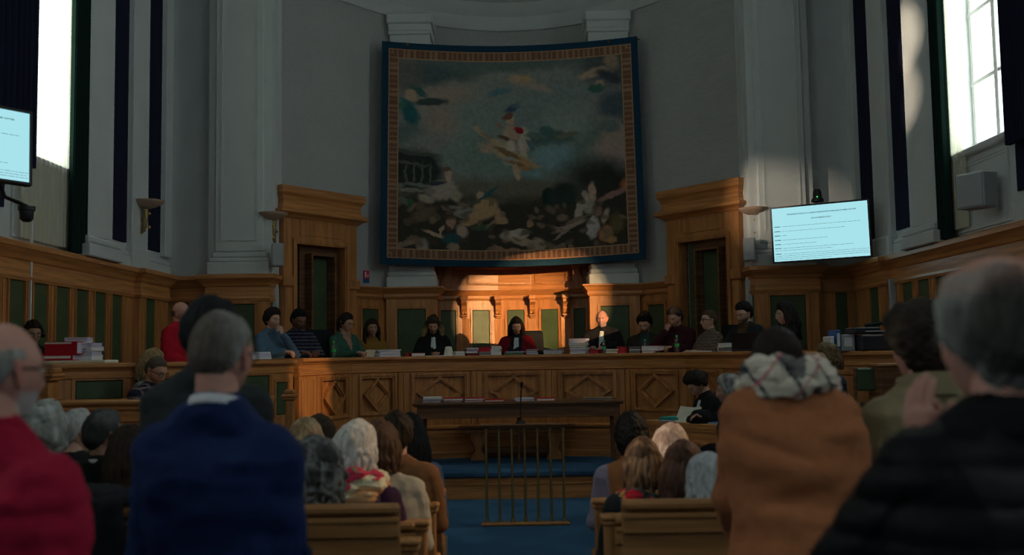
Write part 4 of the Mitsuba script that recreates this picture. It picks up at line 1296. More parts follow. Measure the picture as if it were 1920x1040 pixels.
def jabot(lab='white pleated jabot', color=(.62, .66, .68), w=.036, l=.33):
    def f(c):
        P, nst = [], 14
        u = np.linspace(-1, 1, 13)
        V = []
        for side_ in (0, 1):
            for q in np.linspace(0, 1, nst):
                d = .015 + q * l
                out = np.interp(d, [0, .06, .19, .40], [.070, .108, .158, .150])
                for x in u:
                    ww = w * (.7 + .45 * q)
                    V.append(c['Tp'](x * ww, d, out + .006 * math.cos(x * 9) - .012 * x * x - side_ * .03))
        V = np.array(V); n = 13; F = []
        for b, flip in ((0, False), (nst * n, True)):
            for i in range(nst - 1):
                for j in range(n - 1):
                    A = b + i * n + j
                    fs = [(A, A + 1, A + n + 1), (A, A + n + 1, A + n)]
                    F += [q[::-1] for q in fs] if flip else fs
        t = trimesh.Trimesh(V, F, process=False)
        obj('jabot', t, 'cloth', c['k'], smooth=True, color=np.broadcast_to(np.array(color, float), (len(V), 3)), label=lab)
    return f


def scarf(colf, rings=3, r=.085, th=.030, name='scarf', lab=None, z0=.01, tilt=18, lump=.35, wide=1.15):
    def f(c):
        parts = []
        rg = random.Random(5)
        for q in range(rings):
            a = np.linspace(0, 2 * math.pi, 49)
            rr = r * (1 + .10 * q) * (1 + .06 * np.sin(a * 3 + q * 2))
            zz = z0 + .5 * th - q * th * .85 - np.cos(a) * rr * math.tan(math.radians(tilt)) + .012 * np.sin(a * 2 + q * 1.7)
            pts = np.stack([np.sin(a) * rr * wide, np.cos(a) * rr, zz], 1)
            w = th * (.75 + lump * np.sin(a * 4 + q * 2.4) ** 2)
            parts.append(chain(pts, w, 10))
        t = polish(uni(parts), .009, 4)
        v = np.array(t.vertices)
        v = v + vnorm(t) * ((noise3(v * [1, 1, 3], 22, 3, 3) - .5) * .022)[:, None]
        col = colf(v)
        t.vertices = c['NB'] + (v * c['S']) @ np.stack([c['R'], c['F'], c['Z']])
        obj(name, t, 'cloth', c['k'], smooth=True, color=np.clip(col, 0, 1), label=lab)
    return f


def tie_strip(color, name='shirt_front', w=.03, l=.25, lab=None):
    return jabot_like(color, name, w, l, lab)


def jabot_like(color, name, w, l, lab):
    def f(c):
        V, n = [], 7
        for side_ in (0, 1):
            for q in np.linspace(0, 1, 9):
                d = .0 + q * l
                out = np.interp(d, [0, .06, .19, .40], [.056, .086, .126, .122])
                for x in np.linspace(-1, 1, n):
                    V.append(c['Tp'](x * w * (1.25 - 1.0 * q), d, out - .010 * x * x - side_ * .025))
        F = []
        for b, flip in ((0, False), (9 * n, True)):
            for i in range(8):
                for j in range(n - 1):
                    A = b + i * n + j
                    fs = [(A, A + 1, A + n + 1), (A, A + n + 1, A + n)]
                    F += [q[::-1] for q in fs] if flip else fs
        V = np.array(V)
        obj(name, trimesh.Trimesh(V, F, process=False), 'cloth', c['k'], smooth=True, color=np.broadcast_to(np.array(color, float), (len(V), 3)), label=lab)
    return f


WRITE = lambda s=1: ((.10, .10, -.25), (-.06, .33, -.30), {'curl': .75, 'dir': (-.5, .8, -.1), 'palm': (0, -.2, -1)})
LAP = ((.05, .05, -.27), (-.05, .26, -.33))
CHIN = ((.06, .22, -.22), (-.12, .24, .06), {'curl': 1.1, 'dir': (-.3, -.1, 1), 'palm': (-.3, -1, 0)})
HANG = ((.05, -.02, -.29), (.06, .04, -.55))
BLACK, NAVY = (.010, .010, .012), (.010, .018, .060)
DKHAIR, BROWN, BLOND, GREY, WHITE = (.022, .016, .013), (.060, .034, .020), (.30, .20, .10), (.20, .20, .195), (.52, .50, .48)
def headset(c):
    a = np.linspace(-math.pi / 2, math.pi / 2, 17)
    p = np.stack([.094 * np.sin(a), 0 * a - .005, .01 + .122 * np.cos(a)], 1) * c['S']
    parts = [tube(p, .007)]
    for s in (-1, 1):
        m = trimesh.creation.cylinder(.032, .024, sections=18); turn(m, 90, (0, 1, 0)); m.apply_translation((s * .094, -.004, .004))
        parts.append(m)
    m = trimesh.util.concatenate(parts); m.apply_transform(c['H4'])
    obj('headphones', m, 'black_plastic', c['k'], smooth=40)


def shoe_bag(c):
    pass
# ---------------------------------------------------------------- the cast
def stripes(a, b, f, w=.5):
    return lambda v, n: np.where((((v[:, 2] * f) % 1) < w)[:, None], a, b)


def plaid(a, b, c_, f=14, cut=None):
    def fn(v, n):
        u = (v[:, 0] + .3 * v[:, 1]) * f; w = v[:, 2] * f
        lu, lw = ((u % 1) < .16), ((w % 1) < .16)
        bu, bw = ((u % 1) > .55), ((w % 1) > .55)
        col = np.where((bu ^ bw)[:, None], a, np.array(b))
        return np.where((lu | lw)[:, None], c_, col)
    return fn


def fronted(body, front, w=.075, skin=None):
    def fn(v, n):
        m = (np.abs(v[:, 0]) < w + .03 * sstep(-.1, -.5, v[:, 2])) & (v[:, 1] > .02)
        return np.where(m[:, None], front, body)
    return fn


def vneck(body, inner, w=.07, depth=.24):
    def fn(v, n):
        lim = w * (1 + v[:, 2] / depth)
        m = (np.abs(v[:, 0]) < lim) & (v[:, 1] > .02)
        return np.where(m[:, None], inner, body)
    return fn


W2 = ((.08, .12, -.20), (-.06, .34, -.165), {'curl': .8, 'dir': (-.45, .9, -.08), 'palm': (0, -.2, -1)})
W3 = ((.07, .11, -.20), (-.10, .32, -.17), {'curl': .6, 'dir': (-.7, .7, -.06), 'palm': (0, -.2, -1)})
CH = ((.05, .24, -.20), (-.13, .20, .035), {'curl': 1.0, 'dir': (-.35, -.15, 1), 'palm': (-.2, -1, .1)})
JF = .78
EMP = []
H = lambda style, color, **k: dict(style=style, color=color, **k)
# --- on the bench, left to right
person('woman in a blue denim shirt at the bench, hand at her chin', (512, 580), 11.75, yaw=236, fem=1, floor=JF, kf=.26, skin='pale', head=(4, -10, 0),
       hair=H('short', DKHAIR, line='full', th=.020, bun=(.0, -.075, .062, .050), amp=.25), top=dict(color=(.075, .135, .20), name='denim_shirt', fold=.012), arms={1: W2, -1: CH}, extras=[collar((.085, .15, .22))])
person('dark-skinned man in a striped navy jersey writing at the bench', (563, 583), 12.05, yaw=214, floor=JF, kf=.26, skin='brown', head=(8, -20, 0),
       hair=H('short', (.008, .008, .009), th=.022, amp=.2, freq=20), top=dict(color=stripes((.012, .014, .030), (.09, .09, .11), 24, .66), name='striped_jersey', fold=.006), arms={1: W3, -1: W2}, res=.011)
person('woman in a green sweater and glasses on the bench, hair pulled back', (652, 589), 12.95, yaw=232, fem=.8, floor=JF, kf=.26, skin='warm', head=(6, -16, 0), glasses=dict(w=.8),
       hair=H('short', DKHAIR, line='full', th=.016, tail=[(0, -.09, .05), (0, -.13, .02), (0, -.135, -.05), (.0, -.11, -.12)]), top=dict(color=vneck((.035, .095, .068), (.34, .19, .14)), name='green_sweater', fold=.012), arms={1: W2, -1: W3}, bulk=1.08, shw=1.1)
person('woman in a mustard top with long dark hair on the bench', (697, 600), 13.6, yaw=197, fem=1, floor=JF, kf=.26, skin='tan', head=(4, 0, 0),
       hair=H('long', DKHAIR, line='covered', th=.016, len=.30, n=22), top=dict(color=(.20, .105, .022), name='mustard_top'), arms={1: W3, -1: W3})
person('woman in black robe and white jabot with curly blond hair, writing', (812, 595), 13.85, yaw=184, fem=1, floor=JF, kf=.26, skin='warm', head=(0, -24, 0),
       hair=H('curl', (.05, .034, .022), line='covered', th=.022, len=.30, n=26, wide=1.08, wide2=.022, lr=.026, wave=.016, tip=(.34, .23, .115), lamp=.03, amp=.3, **{}), top=dict(color=BLACK, name='robe', skirt=.1, wide=.035, fold=.016, t=.022), arms={1: W3, -1: W2}, legs=None, extras=[jabot(w=.04)])
person('presiding woman judge in a red and black robe with long dark hair', (968, 596), 14.05, yaw=176, fem=1, floor=JF, kf=.26, skin='pale', head=(4, -22, 0),
       hair=H('long', (.026, .018, .014), line='covered', th=.016, len=.26, n=26, from_=60, frontlen=1.0, lr=.021), top=dict(color=fronted((.15, .006, .013), (.014, .015, .018), .085), name='robe', skirt=.1, wide=.045, fold=.014, t=.024), arms={1: W2, -1: W3}, legs=None, extras=[jabot(w=.044, l=.36)], shw=1.1)
person('balding man with grey beard in black robe and white jabot on the bench', (1128, 582), 13.9, yaw=168, floor=JF, kf=.26, skin='ruddy', head=(-2, -4, 0), beard=((.22, .20, .19), .75),
       hair=H('short', (.12, .10, .09), line='fringe', th=.007, bald=(.05, 0)), top=dict(color=BLACK, name='robe', skirt=.1, wide=.04, fold=.016, t=.024), arms={1: W2, -1: W3}, legs=None, extras=[jabot(w=.04, l=.40)], shw=1.08)
person('man with curly dark hair and olive jacket on the bench', (1207, 594), 13.9, yaw=164, floor=JF, kf=.26, skin='warm', head=(-4, -16, 0), beard=((.03, .022, .018), .7),
       hair=H('curl', (.016, .013, .011), th=.034, amp=.45, freq=8, str=1, vol=.5), top=dict(color=fronted((.030, .029, .022), (.028, .055, .06), .06), name='jacket', t=.022), arms={1: W3, -1: W2})
person('man in a maroon jumper resting his chin on his hand at the bench', (1262, 580), 13.15, yaw=140, floor=JF, kf=.26, skin='warm', head=(-6, -20, 0),
       hair=H('curl', (.035, .030, .027), th=.026, amp=.3, freq=10, str=.8), top=dict(color=(.042, .010, .016), name='jumper', t=.022, fold=.012), arms={1: CH, -1: W2}, shw=1.1, bulk=1.1)
person('short-haired person with thick glasses and plaid shirt on the bench', (1330, 584), 12.75, yaw=112, fem=.4, floor=JF, kf=.26, skin='pale', head=(-6, 4, 0), glasses=dict(w=1.5, r=.022),
       hair=H('short', (.085, .055, .035), th=.016, bald=None), top=dict(color=plaid((.14, .095, .075), (.085, .07, .075), (.24, .17, .12), 26), name='plaid_shirt', cut=.6), arms={1: W3, -1: W3}, res=.015, extras=[collar((.15, .11, .09))])
person('bearded man in a dark jacket over a brown shirt working at a laptop', (1391, 571), 12.15, yaw=128, floor=JF, kf=.26, skin='pale', head=(-2, -16, 0), glasses=dict(w=.7), beard=((.035, .027, .024), .85),
       hair=H('short', (.016, .013, .012), th=.026, amp=.25), top=dict(color=fronted((.020, .020, .023), (.075, .042, .020), .07), name='jacket', t=.026), arms={1: W2, -1: W3})
person('woman in black robe with long dark hair at the right end of the bench', (1470, 570), 11.5, yaw=84, fem=1, floor=JF, kf=.26, skin='pale', head=(8, -6, 0), glasses=dict(w=.9, mat='chrome', label='light rimmed glasses'),
       hair=H('long', (.022, .016, .016), line='covered', th=.022, len=.30, n=26, wide=1.05, wide2=.02, lr=.025, wave=.012, lamp=.02), top=dict(color=BLACK, name='robe', skirt=.1, wide=.035, t=.022, fold=.014), arms={1: LAP, -1: LAP}, legs=None, extras=[jabot(w=.03, l=.3)])
# --- behind the left wing
person('person in dark robe and glasses with headphones behind the pile of files', (62, 604), 9.38, yaw=222, fem=.4, floor=.60, S=.94, skin='tan', head=(0, -8, 0), glasses=dict(w=1.2),
       hair=H('short', DKHAIR, line='full', th=.018), top=dict(color=BLACK, name='robe', t=.022, skirt=.1), legs=None, extras=[lambda c: headset(c)])
person('bald prosecutor standing in a red robe with black front, behind the desk', (340, 566), 10.7, yaw=262, pose='stand', floor=.45, skin='ruddy', head=(-4, -6, 0),
       hair=H('short', (.09, .07, .06), line='fringe', th=.006, bald=(.03, 0)), top=dict(color=lambda v, n: np.where((v[:, 1] > -.06)[:, None], (.36, .010, .024), (.012, .012, .014)), name='robe', skirt=.1, wide=.05, t=.03, fold=.014), arms={1: ((.10, .05, -.28), (.02, .24, -.40)), -1: ((.10, .05, -.28), (.02, .24, -.40))}, legs=None, extras=[collar((.6, .6, .6))])
person('blonde person seated beside the man in the plaid shirt', (290, 660), 9.32, yaw=262, fem=1, floor=DZ, skin='pale', head=(0, -14, 0),
       hair=H('bob', (.30, .21, .11), line='covered', th=.024, len=.16, n=22, wide=1.04, lr=.024), top=dict(color=(.16, .17, .14), name='cardigan'))
person('man with glasses in a dark plaid shirt bending over the counsel desk', (300, 672), 8.82, yaw=250, floor=DZ, skin='warm', head=(0, -24, 0), lean=14, glasses=dict(w=1.2), beard=((.05, .035, .03), .5),
       hair=H('short', (.10, .075, .055), th=.010), top=dict(color=plaid((.016, .017, .030), (.020, .022, .040), (.22, .15, .16), 12), name='plaid_shirt', cut=.5), arms={1: W3, -1: W3}, res=.014)
# --- right of the floor
person('woman lawyer in black robe bending over papers on the counsel desk', (1290, 704), 9.66, yaw=97, fem=1, pose='stand', lean=14, skin='warm', head=(-4, -52, 0), S=.98,
       hair=H('short', DKHAIR, line='full', th=.018, bun=(.01, -.10, .0, .046)), top=dict(color=BLACK, name='robe', skirt=.08, wide=.05, t=.028, fold=.016), legs=None,
       arms={1: ((.10, .10, -.25), at(1316, 786, 9.40), {'curl': .55, 'dir': (-.2, .9, .35), 'palm': (-.6, -.1, -.8)}), -1: ((.10, .10, -.26), at(1290, 792, 9.75), {'curl': .4, 'dir': (0, 1, 0), 'palm': (0, 0, -1)})}, extras=[jabot(w=.03, l=.34)])
person('grey-haired woman in black seated behind the bending lawyer', (1362, 708), 9.1, yaw=66, fem=1, skin='warm', head=(8, -8, 0),
       hair=H('bob', (.16, .165, .155), line='full', th=.024, len=.10, n=22, from_=75, lr=.022, color2=(.32, .33, .31)), top=dict(color=(.012, .012, .014), name='jumper'))
person('woman with short fair-brown hair in a dark blue jacket, in profile', (1550, 648), 9.15, yaw=92, fem=1, floor=DZ, skin='pale', head=(4, -4, 0), S=1.02,
       hair=H('bob', (.11, .072, .036), line='full', th=.022, len=.095, n=20, from_=80, lr=.022, color2=(.19, .13, .07)), top=dict(color=(.026, .038, .055), name='jacket', t=.022))
# --- public, left block
person('grey curly-haired woman on the left pews, behind the man in red', (86, 772), 4.95, yaw=0, fem=1, skin='pale', head=(0, -6, 0), hair=H('curl', (.22, .23, .21), line='covered', th=.036, amp=.4, freq=6, str=1, color2=(.38, .39, .37)), top=dict(color=(.02, .022, .026), name='coat'))
person('grey short-haired man on the left pews, face turned to the right', (142, 773), 5.95, S=1.05, yaw=-12, skin='pale', head=(-28, 0, 0), hair=H('short', (.20, .20, .19), th=.016, color2=(.42, .42, .40), mixf=16), top=dict(color=(.013, .014, .017), name='jacket', t=.022), extras=[collar((.014, .015, .018))])
person('man with dark grey hair and white shirt collar on the left pews', (197, 777), 5.32, S=.96, yaw=-14, skin='tan', head=(-26, -2, 0), hair=H('short', (.035, .036, .036), th=.022, color2=(.085, .087, .085), mixf=20), top=dict(color=(.012, .018, .016), name='jacket', t=.022), extras=[collar((.55, .57, .55), h=.045)])
person('person with long dark brown hair on the left pews beside the man in blue', (242, 806), 5.0, yaw=-8, fem=1, skin='tan', hair=H('long', (.030, .020, .014), line='covered', th=.020, len=.28, n=24), top=dict(color=(.075, .010, .020), name='coat'))
# --- public, by the aisle on the left
person('brown-haired person in the front pew behind the blonde', (600, 783), 6.45, yaw=-6, skin='warm', hair=H('short', (.050, .032, .020), line='full', th=.018), top=dict(color=(.10, .06, .045), name='jumper'))
person('person with blond hair seated on the left pews', (573, 791), 5.85, yaw=4, fem=1, skin='pale', hair=H('bob', (.26, .17, .085), line='covered', th=.022, len=.14, n=24, wide=1.03, lr=.024, color2=(.40, .29, .17)), top=dict(color=(.06, .055, .05), name='jumper'))
person('woman with a big mop of curly grey-black hair at the nearest left pew', (594, 842), 4.5, S=.96, yaw=2, fem=1, skin='pale', head=(0, -4, 0), hair=H('curl', (.055, .056, .054), line='covered', th=.040, amp=.42, freq=5.5, str=1, len=.14, n=24, wide=1.12, lr=.036, wave=.014, lamp=.035, color2=(.17, .172, .165), mixf=40), top=dict(color=(.05, .045, .05), name='coat'))


def multi(v):
    pal = np.array([(.62, .58, .40), (.50, .04, .08), (.05, .28, .10), (.60, .52, .20), (.62, .56, .48), (.55, .12, .22), (.04, .03, .05), (.48, .26, .12)])
    i = np.floor((np.arctan2(v[:, 0], v[:, 1]) * .9 + v[:, 2] * 26 + np.hypot(v[:, 0], v[:, 1]) * 30 + noise3(v, 9, 5, 2) * 2.2)).astype(int)
    return pal[i % 8]


person('white-haired woman with a multicoloured scarf and purple coat', (668, 804), 5.0, S=1.03, yaw=-14, fem=1, skin='pale', head=(-10, -4, 0), hair=H('bob', (.50, .48, .44), line='covered', th=.028, len=.075, n=30, lr=.024, wide=1.0, lamp=.004, amp=.06), top=dict(color=(.035, .012, .035), name='coat', t=.03), extras=[scarf(multi, rings=4, r=.098, th=.042, z0=.015, lab='multicoloured striped scarf', wide=1.35)], shw=1.12)
person('brown bobbed woman in a pale grey-beige sweater by the aisle', (713, 797), 5.3, yaw=2, fem=1, skin='warm', hair=H('bob', (.075, .040, .024), line='covered', th=.020, len=.12, n=22, lr=.022), top=dict(color=(.36, .335, .265), name='sweater', t=.026, fold=.016), shw=1.1, bulk=1.1, extras=[collar((.36, .23, .13), r=.080, h=.03, z=-.03, name='neckline')])
person('dark-haired man in a brown jacket by the aisle on the left', (744, 780), 5.8, yaw=-4, skin='warm', head=(6, 0, 0), hair=H('short', (.030, .020, .014), th=.022, amp=.3), top=dict(color=(.17, .080, .034), name='jacket', t=.02), shw=1.05)
person('woman with long black hair and blue shirt at the aisle end of the front pew', (768, 783), 6.35, yaw=6, fem=1, skin='tan', head=(10, -6, 4), hair=H('long', (.010, .010, .010), line='covered', th=.022, len=.42, n=24, wide=1.06, wide2=.02, lr=.028), top=dict(color=(.11, .13, .20), name='shirt'))
# --- public, right of the aisle
person('person with round black hair and orange vest over lavender sleeves', (1184, 787), 6.1, yaw=2, skin='dark', hair=H('curl', (.008, .008, .009), line='full', th=.030, amp=.2, freq=14, str=1), top=dict(color=lambda v, n: np.where((np.abs(v[:, 0]) > .155)[:, None], (.24, .22, .30), (.30, .125, .05)), name='vest_and_shirt', fold=.012), shoes=(.55, .54, .53), legs=(.10, .10, .12), legover={-1: (at(1168, 935, 6.3), at(1118, 962, 6.12))})
person('long-haired brunette in dark coat with red and yellow scarf', (1206, 829), 5.32, yaw=6, fem=1, skin='warm', hair=H('long', (.055, .032, .020), line='covered', th=.020, len=.22, n=24, lr=.024, color2=(.17, .105, .06), mixb=-.02), top=dict(color=(.014, .018, .022), name='coat', t=.026), extras=[scarf(lambda v: np.where((noise3(v, 16, 3, 2) > .52)[:, None], (.52, .30, .09), np.where((noise3(v, 11, 8, 2) > .5)[:, None], (.38, .018, .03), (.04, .045, .05))), rings=2, r=.10, th=.03, z0=-.03, lab='red and yellow scarf', wide=1.3)])
person('fair grey-blonde person with a straight bob on the right pews', (1257, 804), 5.6, yaw=0, fem=1, skin='pale', hair=H('bob', (.30, .20, .15), line='covered', th=.024, len=.13, n=24, lr=.024, color2=(.48, .38, .31)), top=dict(color=(.05, .05, .055), name='jumper'))
person('woman with long dark brown hair on the nearest right pew', (1281, 833), 5.12, S=1.03, yaw=-4, fem=1, skin='warm', hair=H('long', (.040, .022, .016), line='covered', th=.020, len=.26, n=24, lr=.024, color2=(.085, .046, .034)), top=dict(color=(.03, .028, .03), name='coat'))
person('white-haired person on the nearest right pew beside the man in orange', (1327, 868), 4.52, S=.97, yaw=4, fem=.6, skin='pale', head=(0, -12, 0), hair=H('bob', (.36, .38, .38), line='covered', th=.028, len=.10, n=22, lr=.024, lamp=.004, amp=.06), top=dict(color=(.10, .11, .12), name='jumper'))


# --- standing in the foreground
def ribs(f, a):
    return lambda v, n: a * np.sin(v[:, 0] * f)


def navyshape(v, n):
    b = (n[:, 1] < .2)
    return -.014 * np.exp(-((v[:, 0] / .02) ** 2)) * b * sstep(-.1, -.2, v[:, 2]) * 0 + .006 * np.sin(v[:, 2] * 38 + v[:, 0] * 16 + 6 * noise3(v, 3, 2, 2)) * sstep(.12, .2, np.abs(v[:, 0]))


person('man with cropped grey hair standing in a navy sweater over a white collar', (419, 590), 2.85, yaw=-6, pose='stand', skin='ruddy', head=(-12, -2, 2), near=True, res=.013, tl=.96, shw=.95, bulk=1.05, sd=.055,
       hair=H('short', (.10, .082, .068), line='short', th=.008, amp=.3, freq=26, color2=(.20, .19, .175), mixf=14, label='cropped grey hair'),
       top=dict(color=(.0085, .020, .075), name='sweater', t=.024, fold=.016, hem=.06, shape=navyshape, label='navy blue wool sweater'), glasses=dict(w=1.2), arms={1: ((.045, .0, -.29), (-.06, .20, -.36)), -1: ((.02, -.02, -.30), (.0, .06, -.56))},
       extras=[collar((.62, .63, .65), r=.066, h=.026, z=.016, tilt=18, name='shirt_collar', lab='white shirt collar')], legs=(.012, .013, .02))
person('dark-haired person in a dark grey jacket standing behind the man in navy', (393, 569), 3.65, yaw=0, pose='stand', skin='ruddy', head=(-10, -2, 0), near=True, res=.016, shw=.90, bulk=1.02, sd=.035,
       hair=H('short', (.012, .012, .013), line='full', th=.020, amp=.25, freq=9), top=dict(color=(.024, .029, .029), name='jacket', t=.028, hem=.08, fold=.014), arms={1: ((.04, -.02, -.29), (.04, .04, -.55)), -1: ((.01, -.01, -.29), (.02, .05, -.55))})
def redshape(v, n):
    bk = sstep(.3, -.2, n[:, 1])
    yoke = -.006 * np.exp(-(((v[:, 2] + .155) / .005) ** 2)) * bk
    seam = -.006 * np.exp(-(((np.abs(v[:, 0]) - .165) / .006) ** 2)) * sstep(-.45, -.1, v[:, 2]) * bk
    folds = .011 * np.sin(v[:, 0] * 46 + 7 * noise3(v * [1, 1, .5], 6, 3, 2)) * sstep(-.15, -.32, v[:, 2])
    return yoke + seam + folds


person('balding grey man standing in a red shirt at the left edge', (0, 605), 2.38, yaw=-16, pose='stand', skin='ruddy', head=(-14, 0, 0), near=True, res=.012, shw=.94, bulk=1.05, sd=.045, glasses=dict(w=1.2), beard=((.50, .49, .47), .9),
       hair=H('short', (.17, .165, .155), line='fringe', th=.010, bald=(.052, 0), color2=(.32, .31, .29), mixf=18, amp=.3, freq=20, label='grey hair fringe round a bald crown'),
       top=dict(color=(.32, .010, .036), name='shirt', t=.022, fold=.018, hem=.05, shape=redshape, label='red shirt'), arms={1: ((.105, -.02, -.29), (.10, .08, -.55)), -1: HANG},
       extras=[collar((.32, .010, .036), r=.070, h=.055, z=.010, tilt=14)])


def orangeshape(v, n):
    bk = sstep(.1, -.3, n[:, 1])
    f1 = -.016 * np.exp(-(((v[:, 2] + .30 - .22 * v[:, 0]) / .022) ** 2)) * sstep(.22, .02, np.abs(v[:, 0] + .02))
    f2 = -.012 * np.exp(-(((v[:, 2] + .20 + .35 * v[:, 0]) / .020) ** 2)) * sstep(.20, .0, np.abs(v[:, 0] + .12))
    f3 = -.012 * np.exp(-(((v[:, 2] + .40 - .15 * v[:, 0]) / .02) ** 2)) * sstep(.2, .02, np.abs(v[:, 0] - .08))
    f4 = .009 * np.sin(v[:, 2] * 34 + v[:, 0] * 9 + 5 * noise3(v, 4, 7, 2)) * sstep(-.1, -.3, v[:, 2])
    return bk * (f1 + f2 + f3 + f4)


def check(v):
    a = noise3(v, 11, 4, 2)
    base = np.where((a > .57)[:, None], (.13, .12, .115), (.58, .51, .41))
    u = (v[:, 0] * 9 + v[:, 2] * 5) % 1
    base = np.where((u < .10)[:, None], (.05, .05, .06), base)
    return np.where((((v[:, 0] * 7 - v[:, 2] * 6) % 1) < .05)[:, None], (.38, .07, .10), base)


person('man in a rust orange sweater and checked scarf leaning forward over the pew', (1444, 633), 3.35, yaw=2, pose='stand', skin='dark', head=(0, -48, 0), lean=16, near=True, res=.012, shw=.80, bulk=1.02, S=.98, nbz=.045, sd=.02,
       hair=H('short', (.020, .014, .012), line='short', th=.006, scalp=.075), top=dict(color=(.33, .118, .050), name='sweater', t=.030, fold=.012, hem=.10, shape=orangeshape, label='rust orange sweater'),
       arms={1: ((.03, .06, -.28), (-.06, .32, -.42), {'curl': .9}), -1: ((.03, .06, -.28), (-.06, .32, -.42), {'curl': .9})}, legs=(.010, .013, .03),
       extras=[scarf(check, rings=3, r=.088, th=.032, z0=.045, tilt=4, lump=.6, lab='cream and black checked scarf', wide=1.22)])
person('curly-haired man standing in a khaki jacket near the right edge', (1722, 588), 3.4, yaw=10, pose='stand', skin='ruddy', head=(10, -3, 0), near=True, res=.016, shw=1.0, bulk=1.08, sd=.03,
       hair=H('curl', (.024, .018, .014), line='full', th=.034, amp=.45, freq=7, str=1, color2=(.075, .05, .034), mixf=20), top=dict(color=(.25, .195, .11), name='jacket', t=.030, fold=.016, hem=.1, label='khaki jacket'), arms={1: HANG, -1: ((.07, .0, -.29), (.0, .10, -.54))},
       extras=[collar((.26, .205, .115), r=.086, h=.075, z=.018, tilt=12, lab='turned up khaki collar')])


def puffer(v, n):
    return .012 * (np.abs(np.sin(v[:, 2] * math.pi / .062 + .6 * v[:, 0])) ** .5 - .6)


person('grey-haired man in a black quilted jacket holding his hands to his face', (1852, 519), 1.92, yaw=14, pose='stand', skin='ruddy', head=(6, -4, 0), near=True, res=.011, shw=1.04, bulk=1.15, S=1.04, sd=.02,
       hair=H('short', (.045, .042, .037), line='full', th=.020, amp=.35, freq=18, str=.2, color2=(.24, .235, .215), mixf=10, scalp=.052, back=.016, label='thinning grey hair'),
       top=dict(color=(.006, .0055, .007), name='quilted_jacket', mat='nylon', t=.034, fold=.008, shape=puffer, hem=.1, label='black quilted jacket'),
       arms={-1: ((.10, .16, -.23), at(1733, 846, 2.16), {'curl': .18, 'dir': (.05, .1, 1), 'palm': (-1, .1, 0), 'thumb': .3, 'spread': .15}), 1: ((.10, .22, -.24), at(1765, 850, 2.22), {'curl': .35, 'dir': (-.1, .05, 1), 'palm': (-1, .2, 0), 'thumb': .3, 'spread': .15})},
       extras=[collar((.012, .011, .014), r=.092, h=.06, z=.005, tilt=10)])
# ---------------------------------------------------------------- inner platform and chairs
ip = LineString(BF).buffer(3.2, single_sided=True, join_style=2).difference(LineString(BF).buffer(.12)).intersection(dpoly.buffer(-.01))
obj('inner_dais', plan_slab(ip, DZ, JF), 'blue_carpet'); struct('inner_dais', 'raised floor behind the bench')
for sx in (-1, 1):
    q = Polygon([(sx * 4.42, 9.75), (sx * 3.70, 9.8), (sx * 3.02, 10.65), (sx * 2.9, 11.0), (sx * 3.1, 13.0), (sx * 4.42, 13.0)])
    struct(obj('inner_dais', plan_slab(q, DZ + .002, .46), 'blue_carpet'), 'raised floor behind a side desk')


def chair(x, y, z, yaw, label, group=None, back='black_fabric', zb=.55, w=.50):
    k = thing('office_chair', label, 'chair', group)
    m = np.eye(4); m[:3, :3] = basis(yaw); m[:3, 3] = (x, y, z)
    P = lambda b: put(b, m)
    bm = uni([hull(*[sp((sx * (w / 2 - .05 - .02 * (zz > .6)), -.20 + .06 * abs(sx) - .05 * (zz - .45), zz), .04, 10) for sx in (-1, 0, 1) for zz in (.50, .50 + zb - .08)])])
    obj('backrest', P(tri_of(bm)), back, k, smooth=40)
    sm = hull(*[sp((sx * .2, yy, .42), .035, 10) for sx in (-1, 1) for yy in (-.17, .22)])
    obj('seat', P(tri_of(sm)), back, k, smooth=40)
    obj('column', P([tube([(0, 0, .08), (0, 0, .42)], .03), bx(-.03, .03, -.25, -.17, .40, .60, .01), bx(-.03, .03, -.25, .02, .38, .41, .008)]), 'black_plastic', k)
    obj('base', P([tube([(0, 0, .09), (.26 * math.cos(a), .26 * math.sin(a), .03)], [.025, .018]) for a in np.arange(5) * 2 * math.pi / 5]), 'black_plastic', k)
    for s in (-1, 1):
        obj('armrest', P([bx(s * (w / 2 - .02), s * (w / 2 + .03), -.15, .15, .60, .63, .01), bx(s * (w / 2 - .01), s * (w / 2 + .015), -.06, .02, .42, .60, .006)]), 'black_plastic', k)
    return k


c = at(985, 640, 14.42)
chair(float(c[0]), 14.36, JF + .08, 178, 'black office chair of the presiding judge, its back showing beside her', zb=.62, w=.56)
c = at(606, 640, 13.0)
chair(float(c[0]), 12.75, JF + .12, 205, 'empty black office chair between the striped jersey and the green sweater', zb=.60, w=.52)
c = at(1372, 620, 12.9)
chair(float(c[0]), 12.75, JF + .1, 150, 'black office chair behind the bearded man at the laptop', zb=.60)
c = at(1440, 645, 12.0)
chair(float(c[0]), 11.95, JF, 140, 'low black office chair beside the robed woman at the right bench end', zb=.5)
chair(float(at(1556, 700, 9.15)[0]) + .10, 9.15, DZ + .02, 92, 'black rounded chair under the woman with short fair-brown hair', zb=.34, w=.46)
chair(float(at(1366, 760, 9.1)[0]) + .08, 9.06, .02, 66, 'black chair under the grey-haired woman in black', zb=.40, w=.46)
k = thing('bench_seat', 'plain oak bench behind the left counsel desk under the man in dark plaid', 'bench')
obj('seat', bx(-3.7, -2.5, 8.86, 9.22, .70, .74, .008), 'oak_lengthwise', k)
for x in (-3.6, -2.6):
    obj('end_support', bx(x - .03, x + .03, 8.9, 9.18, DZ, .70, .006), 'oak_upright', k)
k = thing('chair', 'chair with a dark green upholstered back standing before the right desk', 'chair')
p = at(1625, 720, 8.9)
obj('backrest', [bx(p[0] - .09, p[0] + .09, 8.88, 8.93, 1.24, 1.44, .02)], 'green_leather', k)
